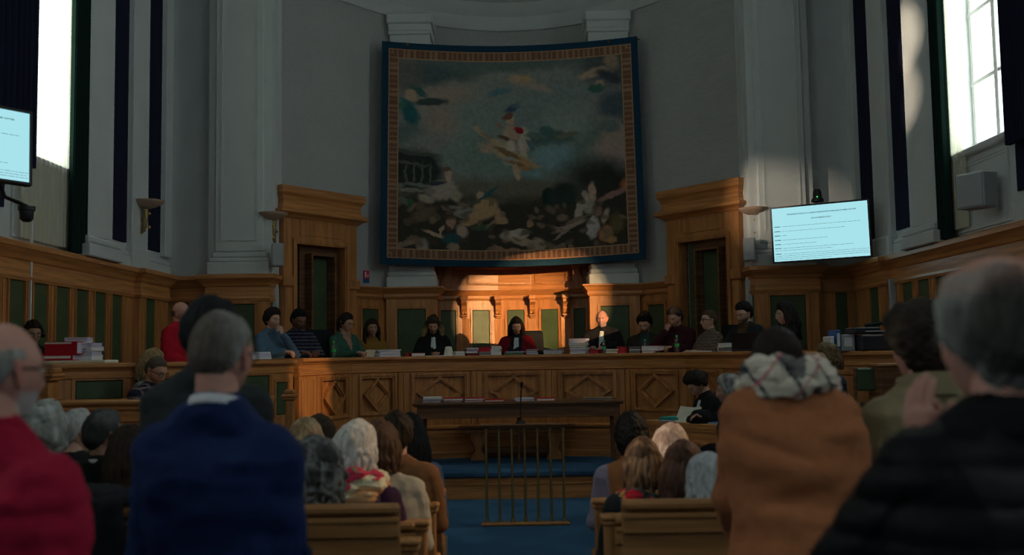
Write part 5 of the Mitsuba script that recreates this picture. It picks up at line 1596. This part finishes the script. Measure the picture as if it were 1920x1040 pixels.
obj('frame', [bx(p[0] - .11, p[0] - .09, 8.88, 8.92, DZ, 1.44, .006), bx(p[0] + .09, p[0] + .11, 8.88, 8.92, DZ, 1.44, .006), bx(p[0] - .11, p[0] + .11, 8.50, 8.92, .72, .76, .01), bx(p[0] - .11, p[0] - .08, 8.5, 8.53, DZ, .72), bx(p[0] + .08, p[0] + .11, 8.5, 8.53, DZ, .72)], 'oak_dark', k)
k = thing('cabinet', 'small dark brown cabinet with a paler top beside the green chair on the right', 'cabinet')
p0, p1 = at(1640, 735, 8.9), at(1688, 692, 8.9)
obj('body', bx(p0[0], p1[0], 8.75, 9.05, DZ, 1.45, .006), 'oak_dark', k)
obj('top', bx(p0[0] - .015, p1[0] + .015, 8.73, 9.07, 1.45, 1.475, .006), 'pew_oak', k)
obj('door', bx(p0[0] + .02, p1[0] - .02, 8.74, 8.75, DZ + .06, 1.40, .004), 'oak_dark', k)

# ---------------------------------------------------------------- papers, files and bottles
_bt = np.linspace(0, 1, 400)
_seg = np.cumsum([0] + [math.dist(a, b) for a, b in zip(BF[:-1], BF[1:])])
_bxy = np.stack([np.interp(_bt * _seg[-1], _seg, [p[i] for p in BF]) for i in (0, 1)], 1)
_bpx = np.array([proj((x, y, BZ))[0] for x, y in _bxy])


def on_bench(px, off=.22):
    i = int(np.argmin(np.abs(_bpx - px)))
    a, b = _bxy[max(i - 3, 0)], _bxy[min(i + 3, 399)]
    t = (b - a) / np.linalg.norm(b - a)
    n = np.array([-t[1], t[0]])
    p = _bxy[i] + n * off
    return p, math.degrees(math.atan2(t[1], t[0]))


def scale_at(Y):
    return FPX / Y


def folder(p, z, w, d, h, rot, cover, pages, label, cat='file', group=None, name='folder'):
    k = thing(name, label, cat, group)
    m = np.eye(4); m[:3, :3] = basis(rot); m[:3, 3] = (p[0], p[1], z)
    e = min(.004, h * .25)
    cov = [bx(-w / 2, w / 2, -d / 2, d / 2, 0, e), bx(-w / 2, w / 2, -d / 2, d / 2, h - e, h), bx(-w / 2, -w / 2 + e, -d / 2, d / 2, 0, h)]
    obj('cover', put(cov, m), cover, k)
    obj('pages', put(bx(-w / 2 + e, w / 2 - .006, -d / 2 + .005, d / 2 - .005, e, h - e), m), pages, k)
    return k


rs = random.Random(11)


def stack(p, z, w, layers, rot, label, cat='file', group=None, d=.24):
    n = len(layers)
    ords = ['topmost', 'second from top', 'third from top', 'fourth from top', 'fifth from top', 'sixth from top', 'seventh from top']
    for q, (cover, pages, h) in enumerate(layers):
        lb = label if n == 1 else f'{label}, ' + ('bottom one' if q == 0 else ords[n - 1 - q])
        folder((p[0] + rs.uniform(-.008, .008), p[1] + rs.uniform(-.01, .01)), z, w * rs.uniform(.93, 1.0), d, h - .0006, rot + rs.uniform(-5, 5), cover, pages, lb, cat, group)
        z += h
    return z


def bstack(x0, x1, layers, label, off=.2, group=None, z=BZ):
    p, r = on_bench((x0 + x1) / 2, off)
    w = (x1 - x0) / scale_at(p[1])
    return stack(p, z, w, layers, r, label, group=group, d=.22)


LIL, PAP, RED, DRED, GRY = 'lilac_paper', 'paper', 'red_folder', 'dark_red_folder', 'grey_folder'
bstack(716, 762, [(LIL, PAP, .022), (PAP, LIL, .02), (LIL, PAP, .022), (LIL, PAP, .018), (PAP, PAP, .012)], 'lilac file, pile left of the curly blond robed woman', group='files left of the curly blond robed woman')
bstack(763, 771, [(DRED, DRED, .05)], 'narrow dark red file at the right end of the lilac pile on the bench')
bstack(774, 802, [(RED, PAP, .045)], 'red file lying in front of the curly blond robed woman')
bstack(858, 876, [('cream_paper', PAP, .03), (LIL, PAP, .03)], 'pale file beside the white lamp on the bench', group='pale files beside the white lamp')
bstack(877, 901, [('dark_red_folder', DRED, .03), (LIL, PAP, .03), (DRED, LIL, .02), (LIL, PAP, .022)], 'lilac or dark red file beside the bright red one', group='lilac and dark red files left of the judge')
z = bstack(898, 923, [(PAP, GRY, .045)], 'white file under the bright red file left of the judge')
bstack(899, 924, [(RED, RED, .065)], 'bright red file on top of a white one left of the judge', z=z)
bstack(922, 942, [('cream_paper', PAP, .05), (PAP, PAP, .03), ('cream_paper', PAP, .02), (PAP, PAP, .02)], 'cream file in the pale pile just left of the judge', group='cream files left of the judge')
bstack(946, 984, [('green_folder', 'green_folder', .028), (GRY, LIL, .022)], 'greenish file right in front of the judge', off=.14, group='greenish files in front of the judge')
bstack(986, 1009, [(GRY, LIL, .03), (LIL, PAP, .025), (DRED, LIL, .02)], 'lilac book by the right hand side of the judge', off=.16, group='lilac books by the judge')
bstack(1016, 1052, [(GRY, PAP, .022), (LIL, PAP, .02), (GRY, LIL, .022)], 'grey file in the low pile right of the judge', group='grey files right of the judge')
bstack(1062, 1095, [(LIL, PAP, .028), (PAP, LIL, .03), (LIL, PAP, .026), (GRY, 'cream_paper', .03), ('cream_paper', PAP, .026), (LIL, PAP, .03), (LIL, LIL, .03)], 'file in the tallest pile, left of the bald robed man', off=.24, group='files in the tallest pile on the bench')
bstack(1102, 1121, [(DRED, RED, .05)], 'dark red file in front of the bald robed man')
bstack(1133, 1158, [('tan_folder', 'cream_paper', .03), (GRY, 'cream_paper', .03)], 'beige file right of the bald robed man', group='beige files right of the bald robed man')
bstack(1154, 1171, [(RED, RED, .085)], 'small upright red file between the beige and grey piles on the bench')
bstack(1170, 1196, [(GRY, GRY, .03), (GRY, PAP, .025), (GRY, GRY, .03)], 'dark grey file in front of the curly haired man', group='dark grey files in front of the curly haired man')
z = bstack(1200, 1222, [(PAP, PAP, .02)], 'white paper pad under the red file right of the curly haired man', off=.16)
bstack(1192, 1228, [(RED, PAP, .07)], 'large red file right of the curly haired man', z=z + .001)
bstack(1276, 1312, [(PAP, PAP, .014)], 'flat white papers at the bench edge left of the plaid shirt', off=.12)
bstack(1331, 1352, [(PAP, GRY, .05), ('cream_paper', PAP, .05)], 'thick white book beside the laptop on the bench', off=.18, group='white books beside the laptop')
bstack(806, 862, [(PAP, PAP, .010)], 'flat white papers under the hands of the curly blond robed woman', off=.12)


def paper_leaf(p, z, w, h, tilt, rot, label, mt='paper', th=.004):
    k = thing('paper_sheet', label, 'paper')
    m = np.eye(4); m[:3, :3] = basis(rot) @ basis(0, tilt, 0); m[:3, 3] = (p[0], p[1], z)
    u = np.linspace(-w / 2, w / 2, 7)
    V = [(x, .012 * math.cos(x / w * 4) * s, zz) for s in (1,) for zz in np.linspace(0, h, 5) for x in u]
    V = np.array(V); n = len(V); V2 = np.vstack([V, V + [0, -th, 0]])
    F = []
    for j in range(4):
        for i in range(6):
            a = j * 7 + i
            F += [(a, a + 8, a + 1), (a, a + 7, a + 8), (a + n, a + n + 1, a + n + 8), (a + n, a + n + 8, a + n + 7)]
    t = trimesh.Trimesh(V2, F, process=False); t.apply_transform(m)
    obj('sheet', t, mt, k)
    return k


p, r = on_bench(706, .2)
paper_leaf(p, BZ, .14, .10, 25, r, 'cream sheet propped up beside the hand of the woman in green', 'cream_paper')
k = thing('reading_lamp', 'small white desk lamp shade standing right of the curly blond robed woman', 'lamp')
p, r = on_bench(848, .2)
obj('shade', shift(lathe([(0, .0), (.062, 0), (.060, .03), (.042, .115), (.025, .12), (0, .12)], 20), (p[0], p[1], BZ + .004)), 'cream_paper', k, smooth=40)
obj('foot', shift(lathe([(0, 0), (.05, 0), (.05, .006), (0, .006)], 20), (p[0], p[1], BZ)), 'black_plastic', k)


def bottle(px, off, h, label):
    p, r = on_bench(px, off)
    k = thing('water_bottle', label, 'bottle')
    s = h / .22
    prof = [(0, 0), (.030, 0), (.032, .01), (.031, .05), (.029, .055), (.031, .06), (.031, .13), (.026, .16), (.014, .19), (.013, .20)]
    obj('flask', shift(lathe([(a * s, b * s) for a, b in prof], 20), (p[0], p[1], BZ)), 'clear_plastic', k, smooth=40)
    obj('cap', shift(lathe([(0, .195 * s), (.017 * s, .195 * s), (.017 * s, .225 * s), (0, .225 * s)], 16), (p[0], p[1], BZ)), 'bottle_green', k)
    obj('label_band', shift(lathe([(.0322 * s, .075 * s), (.0322 * s, .115 * s)], 20), (p[0], p[1], BZ)), 'bottle_green', k, label='green label band')


bottle(648, .16, .20, 'water bottle with green cap before the woman in green')
bottle(1131, .10, .17, 'water bottle with green label before the bald robed man')
bottle(1189, .26, .17, 'water bottle before the curly haired man, half hidden by files')
bottle(1260, .14, .21, 'tall water bottle with green label before the man in the maroon jumper')
k = thing('laptop', 'open black laptop in front of the bearded man', 'laptop')
p, r = on_bench(1362, .24)
m = np.eye(4); m[:3, :3] = basis(r - 118) * .86; m[:3, 3] = (p[0], p[1], BZ)
obj('keyboard', put(bx(-.17, .17, -.12, .12, 0, .018, .004), m), 'black_plastic', k)
obj('screen', put(turn(bx(-.17, .17, -.008, .0, 0, .235, .004), -18, (1, 0, 0)), m @ trimesh.transformations.translation_matrix((0, .12, .016))), 'black_plastic', k)
obj('hinge', put(tube([(-.15, .118, .016), (.15, .118, .016)], .006), m), 'dark_plastic', k)
k = thing('tablet', 'white framed tablet held up at the left end of the bench', 'tablet')
p = at(492, 677, 10.55)
m = np.eye(4); m[:3, :3] = basis(35) @ basis(0, -28, 0); m[:3, 3] = (p[0], p[1] , BZ - .005)
obj('frame', put(ring(-.10, .10, 0, .085, .012, -.004, .006), m), 'white_paint', k)
obj('display', put(bx(-.09, .09, -.001, .004, .01, .076), m), 'lilac_paper', k)
# files behind the left desk
c0, c1 = at(85, 667, 9.55), at(143, 667, 9.55)
z = 1.586
k = thing('board', 'pale edged work board lying on the left desk under the red binders', 'board')
a_, b_ = at(62, 672, 9.2), at(200, 672, 9.2)
obj('panel', bx(max(a_[0], -4.3), b_[0], 9.16, 9.48, 1.586, 1.612, .004), 'cream_paper', k)
z = 1.613
cx = (c0[0] + c1[0]) / 2


def binder(x0, x1, y0, y1, z0, z1, label, mt='red_folder'):
    k = thing('binder', label, 'binder')
    obj('cover', [bx(x0, x1, y0, y1, z0, z0 + .006), bx(x0, x1, y0, y1, z1 - .006, z1), bx(x0, x1, y0, y0 + .006, z0, z1, .001)], mt, k)
    obj('pages', bx(x0 + .01, x1 - .01, y0 + .012, y1 - .005, z0 + .006, z1 - .006), 'lilac_paper', k)
    return k


x0, x1 = at(80, 667, 9.22)[0], at(138, 667, 9.22)[0]
k = binder(max(x0, -4.3), x1, 9.20, 9.42, z, z + .055, 'lower red ring binder with a white label on the left desk')
obj('spine_label', bx(max(x0, -4.3) + .02, x1 - .02, 9.196, 9.201, z + .018, z + .042), 'paper', k)
x0, x1 = at(85, 657, 9.22)[0], at(146, 657, 9.22)[0]
k = binder(max(x0, -4.3), x1, 9.20, 9.42, z + .056, z + .17, 'thick red ring binder lying on the lower one on the left desk')
obj('page_edge', bx(max(x0, -4.3) + .005, x1 - .05, 9.198, 9.21, z + .15, z + .165), 'paper', k)
xa = at(150, 650, 9.44)
stack((float(xa[0]), 9.44), z, .20, [(LIL, PAP, .04), (PAP, LIL, .035), (DRED, LIL, .03), (LIL, PAP, .04), (LIL, PAP, .035), (PAP, LIL, .03)], 8, 'pale file in the pile behind the red binders', group='files behind the red binders')
xa = at(171, 650, 9.46)
stack((float(xa[0]), 9.46), z, .13, [(LIL, PAP, .045), (PAP, LIL, .04), (LIL, PAP, .04), (LIL, LIL, .035)], -4, 'lilac file in the rightmost pile on the left desk', group='files in the rightmost pile on the left desk')

# files on the table
for x0, x1, lay, lb in ((793, 829, [(LIL, PAP, .02), (GRY, LIL, .02), (PAP, PAP, .022)], 'lilac file in the leftmost pile on the table'), (832, 868, [('green_folder', PAP, .018), (RED, PAP, .03)], 'file in the second pile on the table, red over green'),
                        (873, 909, [(PAP, PAP, .02), (RED, PAP, .025)], 'file in the third pile on the table, red over white'), (910, 946, [(RED, PAP, .022)], 'flat pinkish white file on the table, fourth from the left'),
                        (966, 1000, [(LIL, PAP, .018), (LIL, PAP, .016)], 'lilac file on the table just behind the microphone'), (1008, 1042, [(RED, PAP, .03)], 'bright red file on the table right of the microphone'), (1095, 1148, [('tan_folder', GRY, .028)], 'flat brown folder at the right end of the table')):
    p = at((x0 + x1) / 2, 750, 12.25)
    stack((float(p[0]), 12.25), 1.05, (x1 - x0) * 12.25 / FPX, lay, 0, lb, group=lb + 's' if len(lay) > 1 else None, d=.26)
# papers on the right counsel desk
k = paper_leaf((1.60, 9.55), .90, .24, .24, -40, -35, 'large white sheet lifted by the bending robed woman', 'cream_paper')
stack((1.53, 9.80), .945, .20, [('blue_folder', PAP, .02), ('teal_folder', 'teal_folder', .02)], -40, 'blue and teal folder at the left of the counsel desk', group='folders on the counsel desk')
stack((1.88, 9.42), .945, .22, [('blue_folder', PAP, .015)], -40, 'blue folder under the hands of the bending robed woman')

# equipment on the right desk
p0 = at(1607, 650, 9.75)
k = thing('printer', 'dark office printer standing on the right desk', 'printer')
obj('body', bx(p0[0], p0[0] + .46, 9.62, 10.02, 1.586, 1.74, .015), 'dark_plastic', k)
obj('paper_tray', bx(p0[0] - .05, p0[0] + .20, 9.66, 9.95, 1.75, 1.81, .01), 'dark_plastic', k)
obj('scanner_lid', [bx(p0[0] + .04, p0[0] + .44, 9.64, 10.0, 1.75, 1.775, .008)], 'black_plastic', k)
obj('cable_arm', tube([(p0[0] + .1, 9.8, 1.83), (p0[0] + .25, 9.78, 1.85), (p0[0] + .48, 9.72, 1.80)], .018), 'black_plastic', k)
for x0, x1, zt_, mt, lb in ((1552, 1559, 1.73, 'paper', 'narrow white binder standing left of the others on the right desk'), (1562, 1571, 1.79, 'blue_folder', 'tall blue edged binder standing on the right desk'), (1572, 1597, 1.745, 'grey_box', 'wide grey and white binder standing beside the printer')):
    a_, b_ = at(x0, 650, 9.85)[0], at(x1, 650, 9.85)[0]
    k = thing('binder', lb, 'binder')
    obj('cover', bx(a_, b_, 9.75, 10.0, 1.586, zt_, .006), mt, k)
    obj('spine_label', bx(a_ + (b_ - a_) * .2, b_ - (b_ - a_) * .2, 9.745, 9.751, 1.63, zt_ - .03), 'paper', k)

# black coat over the near left pew, shoe of the person in the orange vest
cm = uni([hull(*[sp((x, 4.18 + dy, z_), .05, 12) for x in (-2.02, -1.62) for dy, z_ in ((-.05, 1.03), (.06, 1.04))]), hull(*[sp((x, 4.08, z_), .05, 12) for x in (-2.04, -1.60) for z_ in (1.02, .45)])])
t = polish(cm, .02, 4); v = np.array(t.vertices); t.vertices = v + vnorm(t) * ((noise3(v * [3, 1, 1], 7, 3, 3) - .5) * .06)[:, None]
k = tag(obj('coat', t, 'black_fabric', smooth=True), 'black coat thrown over the near left pew between the red shirt and the navy sweater', 'coat')

# ---------------------------------------------------------------- curtains
def drape(x, y0, y1, z0, z1, amp, folds, th, seedn, taper=0.0):
    n, mz = 90, 24
    s, zz = np.meshgrid(np.linspace(0, 1, n), np.linspace(0, 1, mz))
    w = noise3(np.stack([s * 6, zz * .6, s * 0], -1), 1, seedn, 2)
    yy = y0 + (y1 - y0) * (s * (1 - taper * (1 - zz)) + taper * (1 - zz) * .5)
    xx = x + amp * np.sin(s * folds * 2 * math.pi + 3 * w + .4 * zz)
    V = np.stack([xx, yy, z0 + (z1 - z0) * zz], -1).reshape(-1, 3)
    F = []
    for j in range(mz - 1):
        for i in range(n - 1):
            a = j * n + i
            F += [(a, a + 1, a + n + 1), (a, a + n + 1, a + n)]
    return trimesh.Trimesh(V, F, process=False)


for sx, nm in ((-1, 'left'), (1, 'right')):
    if sx < 0:
        k = thing('sheer_curtain', 'white sheer curtain glowing before the left window', 'curtain')
        obj('cloth', drape(sx * 4.50, 9.22, 10.22, WT + .06, 7.9, .022, 11, 0, 2), 'sheer_fabric', k, smooth=True)
    else:
        k = thing('sheer_curtain', 'white sheer curtain drawn to the far side of the right window', 'curtain')
        obj('cloth', drape(sx * 4.50, 9.93, 10.22, WT + .10, 7.9, .02, 6, 0, 4), 'sheer_fabric', k, smooth=True)
    k = thing('drape', f'dark green heavy drape hanging beside the {nm} window', 'curtain')
    a, b = (10.12, 10.46) if sx < 0 else (10.16, 10.42)
    d1 = drape(sx * 4.43, a, b, WT + .02, 7.9, .03, 5, 0, 6)
    d2 = d1.copy(); d2.vertices[:, 0] += sx * .012
    obj('cloth', [d1, d2], 'green_velvet', k, smooth=True)
    k = thing('drape', f'dark navy drape at the near side of the {nm} window', 'curtain')
    d1 = drape(sx * 4.43, 8.55, 9.30 if sx < 0 else 8.93, WT + .7, 7.9, .03, 7, 0, 9)
    d2 = d1.copy(); d2.vertices[:, 0] += sx * .012
    obj('cloth', [d1, d2], 'navy_fabric', k, smooth=True)
    k = thing('curtain_rail', f'white curtain rail over the {nm} window', 'rail')
    obj('rail', [tube([(sx * 4.46, 8.5, 7.92), (sx * 4.46, 10.5, 7.92)], .015)], 'white_paint', k)
    for y in (8.6, 9.6, 10.45):
        obj('bracket', bx(sx * 4.46, sx * 4.57, y - .01, y + .01, 7.91, 7.93), 'white_paint', k)

# ---------------------------------------------------------------- screens on the walls
scene['screen_glow'] = {'type': 'diffuse', 'reflectance': {'type': 'rgb', 'value': [.02, .02, .02]}}
TXT1, TXT2 = "TRANSCRIPTION DE L'ALTERCATION ENTRE M. MALESKI ET MME VOYTER", 'DU 04 MARS 2017'


def television(label, tr, w, h, glow, side):
    k = thing('television', label, 'television')
    P = lambda b: put(b, tr)
    obj('frame', P([ring(-w / 2, w / 2, -h / 2, h / 2, .018, -.02, .03), bx(-w / 2, w / 2, .0, .05, -h / 2, h / 2, .01), bx(-w * .35, w * .35, .05, .09, -h * .35, h * .3, .01)]), 'black_plastic', k)
    q = np.array([(-w / 2 + .018, -.004, -h / 2 + .018), (w / 2 - .018, -.004, -h / 2 + .018), (w / 2 - .018, -.004, h / 2 - .018), (-w / 2 + .018, -.004, h / 2 - .018)])
    m = trimesh.Trimesh(q, [(0, 1, 2), (0, 2, 3)], process=False); m.apply_transform(tr)
    s = obj('screen', m, 'screen_glow', k, emitter=lit((.46, .90, .98), glow))
    rot = trimesh.transformations.rotation_matrix(math.radians(90), (1, 0, 0))

    def words(txt, hh, cx, z, wmax):
        t = meshkit.text_mesh(txt, hh, .0008, bold=True)
        L = t.bounds[1][0]
        t.apply_scale([wmax / L if wmax else 1, 1, 1]); t.apply_transform(rot)
        L = t.bounds[1][0]
        t.apply_translation((cx - L / 2, -.0046, z))
        return t
    obj('heading', P(words(TXT1, h * .020, 0.02 * w, h * .34, w * .70)), 'text_ink', s, label='dark heading line')
    obj('heading', P(words(TXT2, h * .020, 0.02 * w, h * .245, w * .20)), 'text_ink', s, label='short second heading line')
    # body of the page: rows of words too small to read
    rg = random.Random(2)
    rows = []
    for z, x1, lab in ((.14, .90, 1), (.055, .74, 1), (-.02, .12, 1), (-.10, .58, 1), (-.175, .42, 1), (-.245, .80, 1), (-.285, .62, 0), (-.345, .97, 1), (-.38, .97, 0), (-.413, .97, 0), (-.445, .6, 0)):
        x = .03
        if lab:
            rows.append(bx((x - .5) * w, (x + .065 - .5) * w, -.0050, -.0042, (z) * h, (z + .009) * h)); x += .085
        while x < x1:
            L = rg.uniform(.012, .05)
            rows.append(bx((x - .5) * w, (min(x + L, .98) - .5) * w, -.0050, -.0042, z * h, (z + .0045) * h)); x += L + .008
    key = obj('text_row', P(rows), 'text_ink', s, label='rows of small text')
    labels[key]['kind'] = 'stuff'
    return k


def tv_tr(c, yaw, tilt=0, roll=0):
    m = np.eye(4); m[:3, :3] = basis(yaw) @ basis(0, tilt, 0) @ basis(0, 0, roll); m[:3, 3] = c
    return m


Lq, Rq = at(1447, 441, 12.7), at(1632.5, 427.5, 12.13)
cc = (Lq + Rq) / 2
w_ = float(np.hypot(*(Rq - Lq)[:2])) + .0
k = television('wall television showing a page of text in front of the right pilaster', tv_tr(cc, math.degrees(math.atan2(Rq[1] - Lq[1], Rq[0] - Lq[0])), 3, -.6), w_, .705, .62, 1)
obj('bracket', [tube([cc + [.05, .08, 0], cc + [.25, .55, 0]], .03), bx(cc[0] + .12, cc[0] + .38, cc[1] + .5, 13.08, cc[2] - .15, cc[2] + .15, .01)], 'black_plastic', k)
k = thing('dome_camera', 'black dome camera with a green light on top of the right television', 'camera')
p = at(1534, 376, 12.45)
obj('housing', shift(lathe([(0, 0), (.075, 0), (.075, .03), (.055, .05), (.05, .12), (.035, .155), (0, .165)], 20), (p[0], p[1] + .03, p[2] - .01)), 'black_plastic', k, smooth=40)
obj('light', shift(trimesh.creation.icosphere(2, .008), (p[0] - .02, p[1] - .032, p[2] + .045)), 'bottle_green', k, emitter=lit((.1, 1, .15), 1.2))
Rt, Rb = at(71, 205, 7.55), at(47, 344, 7.48)
hL = float(np.linalg.norm(Rt - Rb))
yawL = 45
d_ = np.array([math.cos(math.radians(yawL)), math.sin(math.radians(yawL)), 0])
wL = .98
cL = (Rt + Rb) / 2 - d_ * wL / 2
k = television('wall television cut by the left edge of the frame, before the curtain', tv_tr(cL, yawL, -9, 2.5), wL, hL, .62, -1)
obj('bracket', [tube([cL + [-.06, .06, 0], (-4.2, 7.6, cL[2] - .05), (-4.56, 7.6, cL[2] - .05)], .035), bx(-4.56, -4.50, 7.45, 7.75, cL[2] - .25, cL[2] + .15, .01)], 'black_plastic', k)
k = thing('dome_camera', 'black dome camera hanging below the left television', 'camera')
p = at(50, 398, 7.6)
obj('housing', shift(lathe([(0, -.085), (.03, -.08), (.048, -.06), (.052, 0), (.062, .005), (.062, .035), (0, .035)], 20), (p[0], p[1], p[2] + .01)), 'black_plastic', k, smooth=40)
obj('arm', tube([(p[0], p[1], p[2] + .045), (p[0] - .05, p[1], p[2] + .07), (p[0] - .16, p[1] - .02, p[2] + .12), (p[0] - .2, p[1] - .05, p[2] + .25)], .016), 'black_plastic', k, smooth=40)

# ---------------------------------------------------------------- wall lamps, speakers, sign, trunking
def sconce(px, py, Y, wdir, label, s=1.0):
    p = at(px, py, Y)
    k = thing('wall_lamp', label, 'lamp', None)
    bowl = lathe([(0, .0), (.05, .012), (.11, .035), (.165, .065), (.185, .085), (.19, .105), (.175, .105), (.16, .085), (.05, .03), (0, .025)], 28)
    bowl.apply_scale(s); bowl.apply_translation(p)
    obj('bowl', bowl, 'shade_plaster', k, smooth=40)
    b = np.array([wdir[0], wdir[1], 0]) * .15
    obj('back_plate', put([tube([p + b * .2 + [0, 0, .0], p + b * .2 + [0, 0, -.10], p + b * .35 + [0, 0, -.26], p + b * .6 + [0, 0, -.30]], [.035, .032, .026, .012], 12), tube([p + b * .2 + [0, 0, -.12], p + b * 1.3 + [0, 0, -.12]], .02)], np.eye(4)), 'dull_brass', k, smooth=40)
    for dz in (-.055, -.22):
        q = p - b * .08 + [0, 0, dz]
        obj('brass_ring', shift(trimesh.creation.icosphere(2, .022), q), 'brass', k, smooth=True)
    return k


sconce(278, 392, 12.2, (-1, 0), 'bowl wall lamp on the left wall between the two navy strips')
sconce(512, 414, 13.15, (0, 1), 'bowl wall lamp between the left pilaster and the left door surround')
sconce(1413, 405, 13.15, (0, 1), 'bowl wall lamp between the right door surround and the television')
sconce(1930, 226, 8.9, (1, 0), 'bowl wall lamp cut by the right edge of the frame')


def speaker(p, w, d, h, yaw, label):
    k = thing('speaker', label, 'speaker')
    m = np.eye(4); m[:3, :3] = basis(yaw); m[:3, 3] = p
    obj('case', put(bx(-w / 2, w / 2, -d / 2, d / 2, -h / 2, h / 2, .01), m), 'grey_box', k)
    obj('grille', put(bx(-w / 2 + .015, w / 2 - .015, -d / 2 - .008, -d / 2 + .004, -h / 2 + .015, h / 2 - .015, .004), m), 'grey_box', k)
    obj('bracket', put(bx(-.03, .03, d / 2 - .01, d / 2 + .09, -.03, .03, .004), m), 'dark_plastic', k)


speaker(at(520, 478, 12.98), .15, .14, .30, 15, 'small pale speaker on the wall left of the left door surround')
speaker(at(1405, 468, 12.98), .15, .14, .30, -15, 'small pale speaker on the wall right of the right door surround')
p = at(1882, 357, 9.35)
speaker((4.34, 9.35, p[2]), .30, .20, .33, -62, 'larger grey speaker on the right wall under the window')
k = thing('sign', 'small red fire extinguisher sign with a blue strip on the wall left of the tapestry', 'sign')
m = frame_of((-2.26, 14.62), (-1.9, 15.10))
p = at(686, 518, 14.79); L0 = (np.array([p[0], p[1]]) - [-2.26, 14.62]) @ m[:2, 0]
z0, z1 = p[2] - .085, p[2] + .085
B3 = lambda a, b, c, d, o=0: put(bx(L0 + a, L0 + b, -.012 - o, .0, c, d), m)
obj('red_plate', B3(-.055, .055, z0 + .05, z1), 'sign_red', k)
obj('blue_plate', B3(-.055, .055, z0 - .01, z0 + .045), 'sign_blue', k)
obj('pictogram', [B3(-.038, -.012, z0 + .065, z1 - .035, .002), B3(-.034, -.016, z1 - .035, z1 - .018, .002), B3(-.016, .0, z1 - .026, z1 - .02, .002), B3(.012, .036, z0 + .075, z1 - .05, .002)], 'paper', k, label='white fire extinguisher and flame')
for side, sx, py0, Y in (('left', -1, 460, 9.40), ('right', 1, 520, 12.05)):
    k = thing('cable_trunking', 'thin white cable trunking running down the left wainscot' if sx < 0 else 'white upright conduit against the right wainscot', 'conduit')
    if sx < 0:
        obj('duct', bx(-4.5, -4.475, 9.40, 9.425, 1.3, 3.0, .003), 'white_paint', k)
    else:
        obj('duct', bx(4.43, 4.50, 11.86, 11.92, 1.75, 2.42, .006), 'grey_box', k)
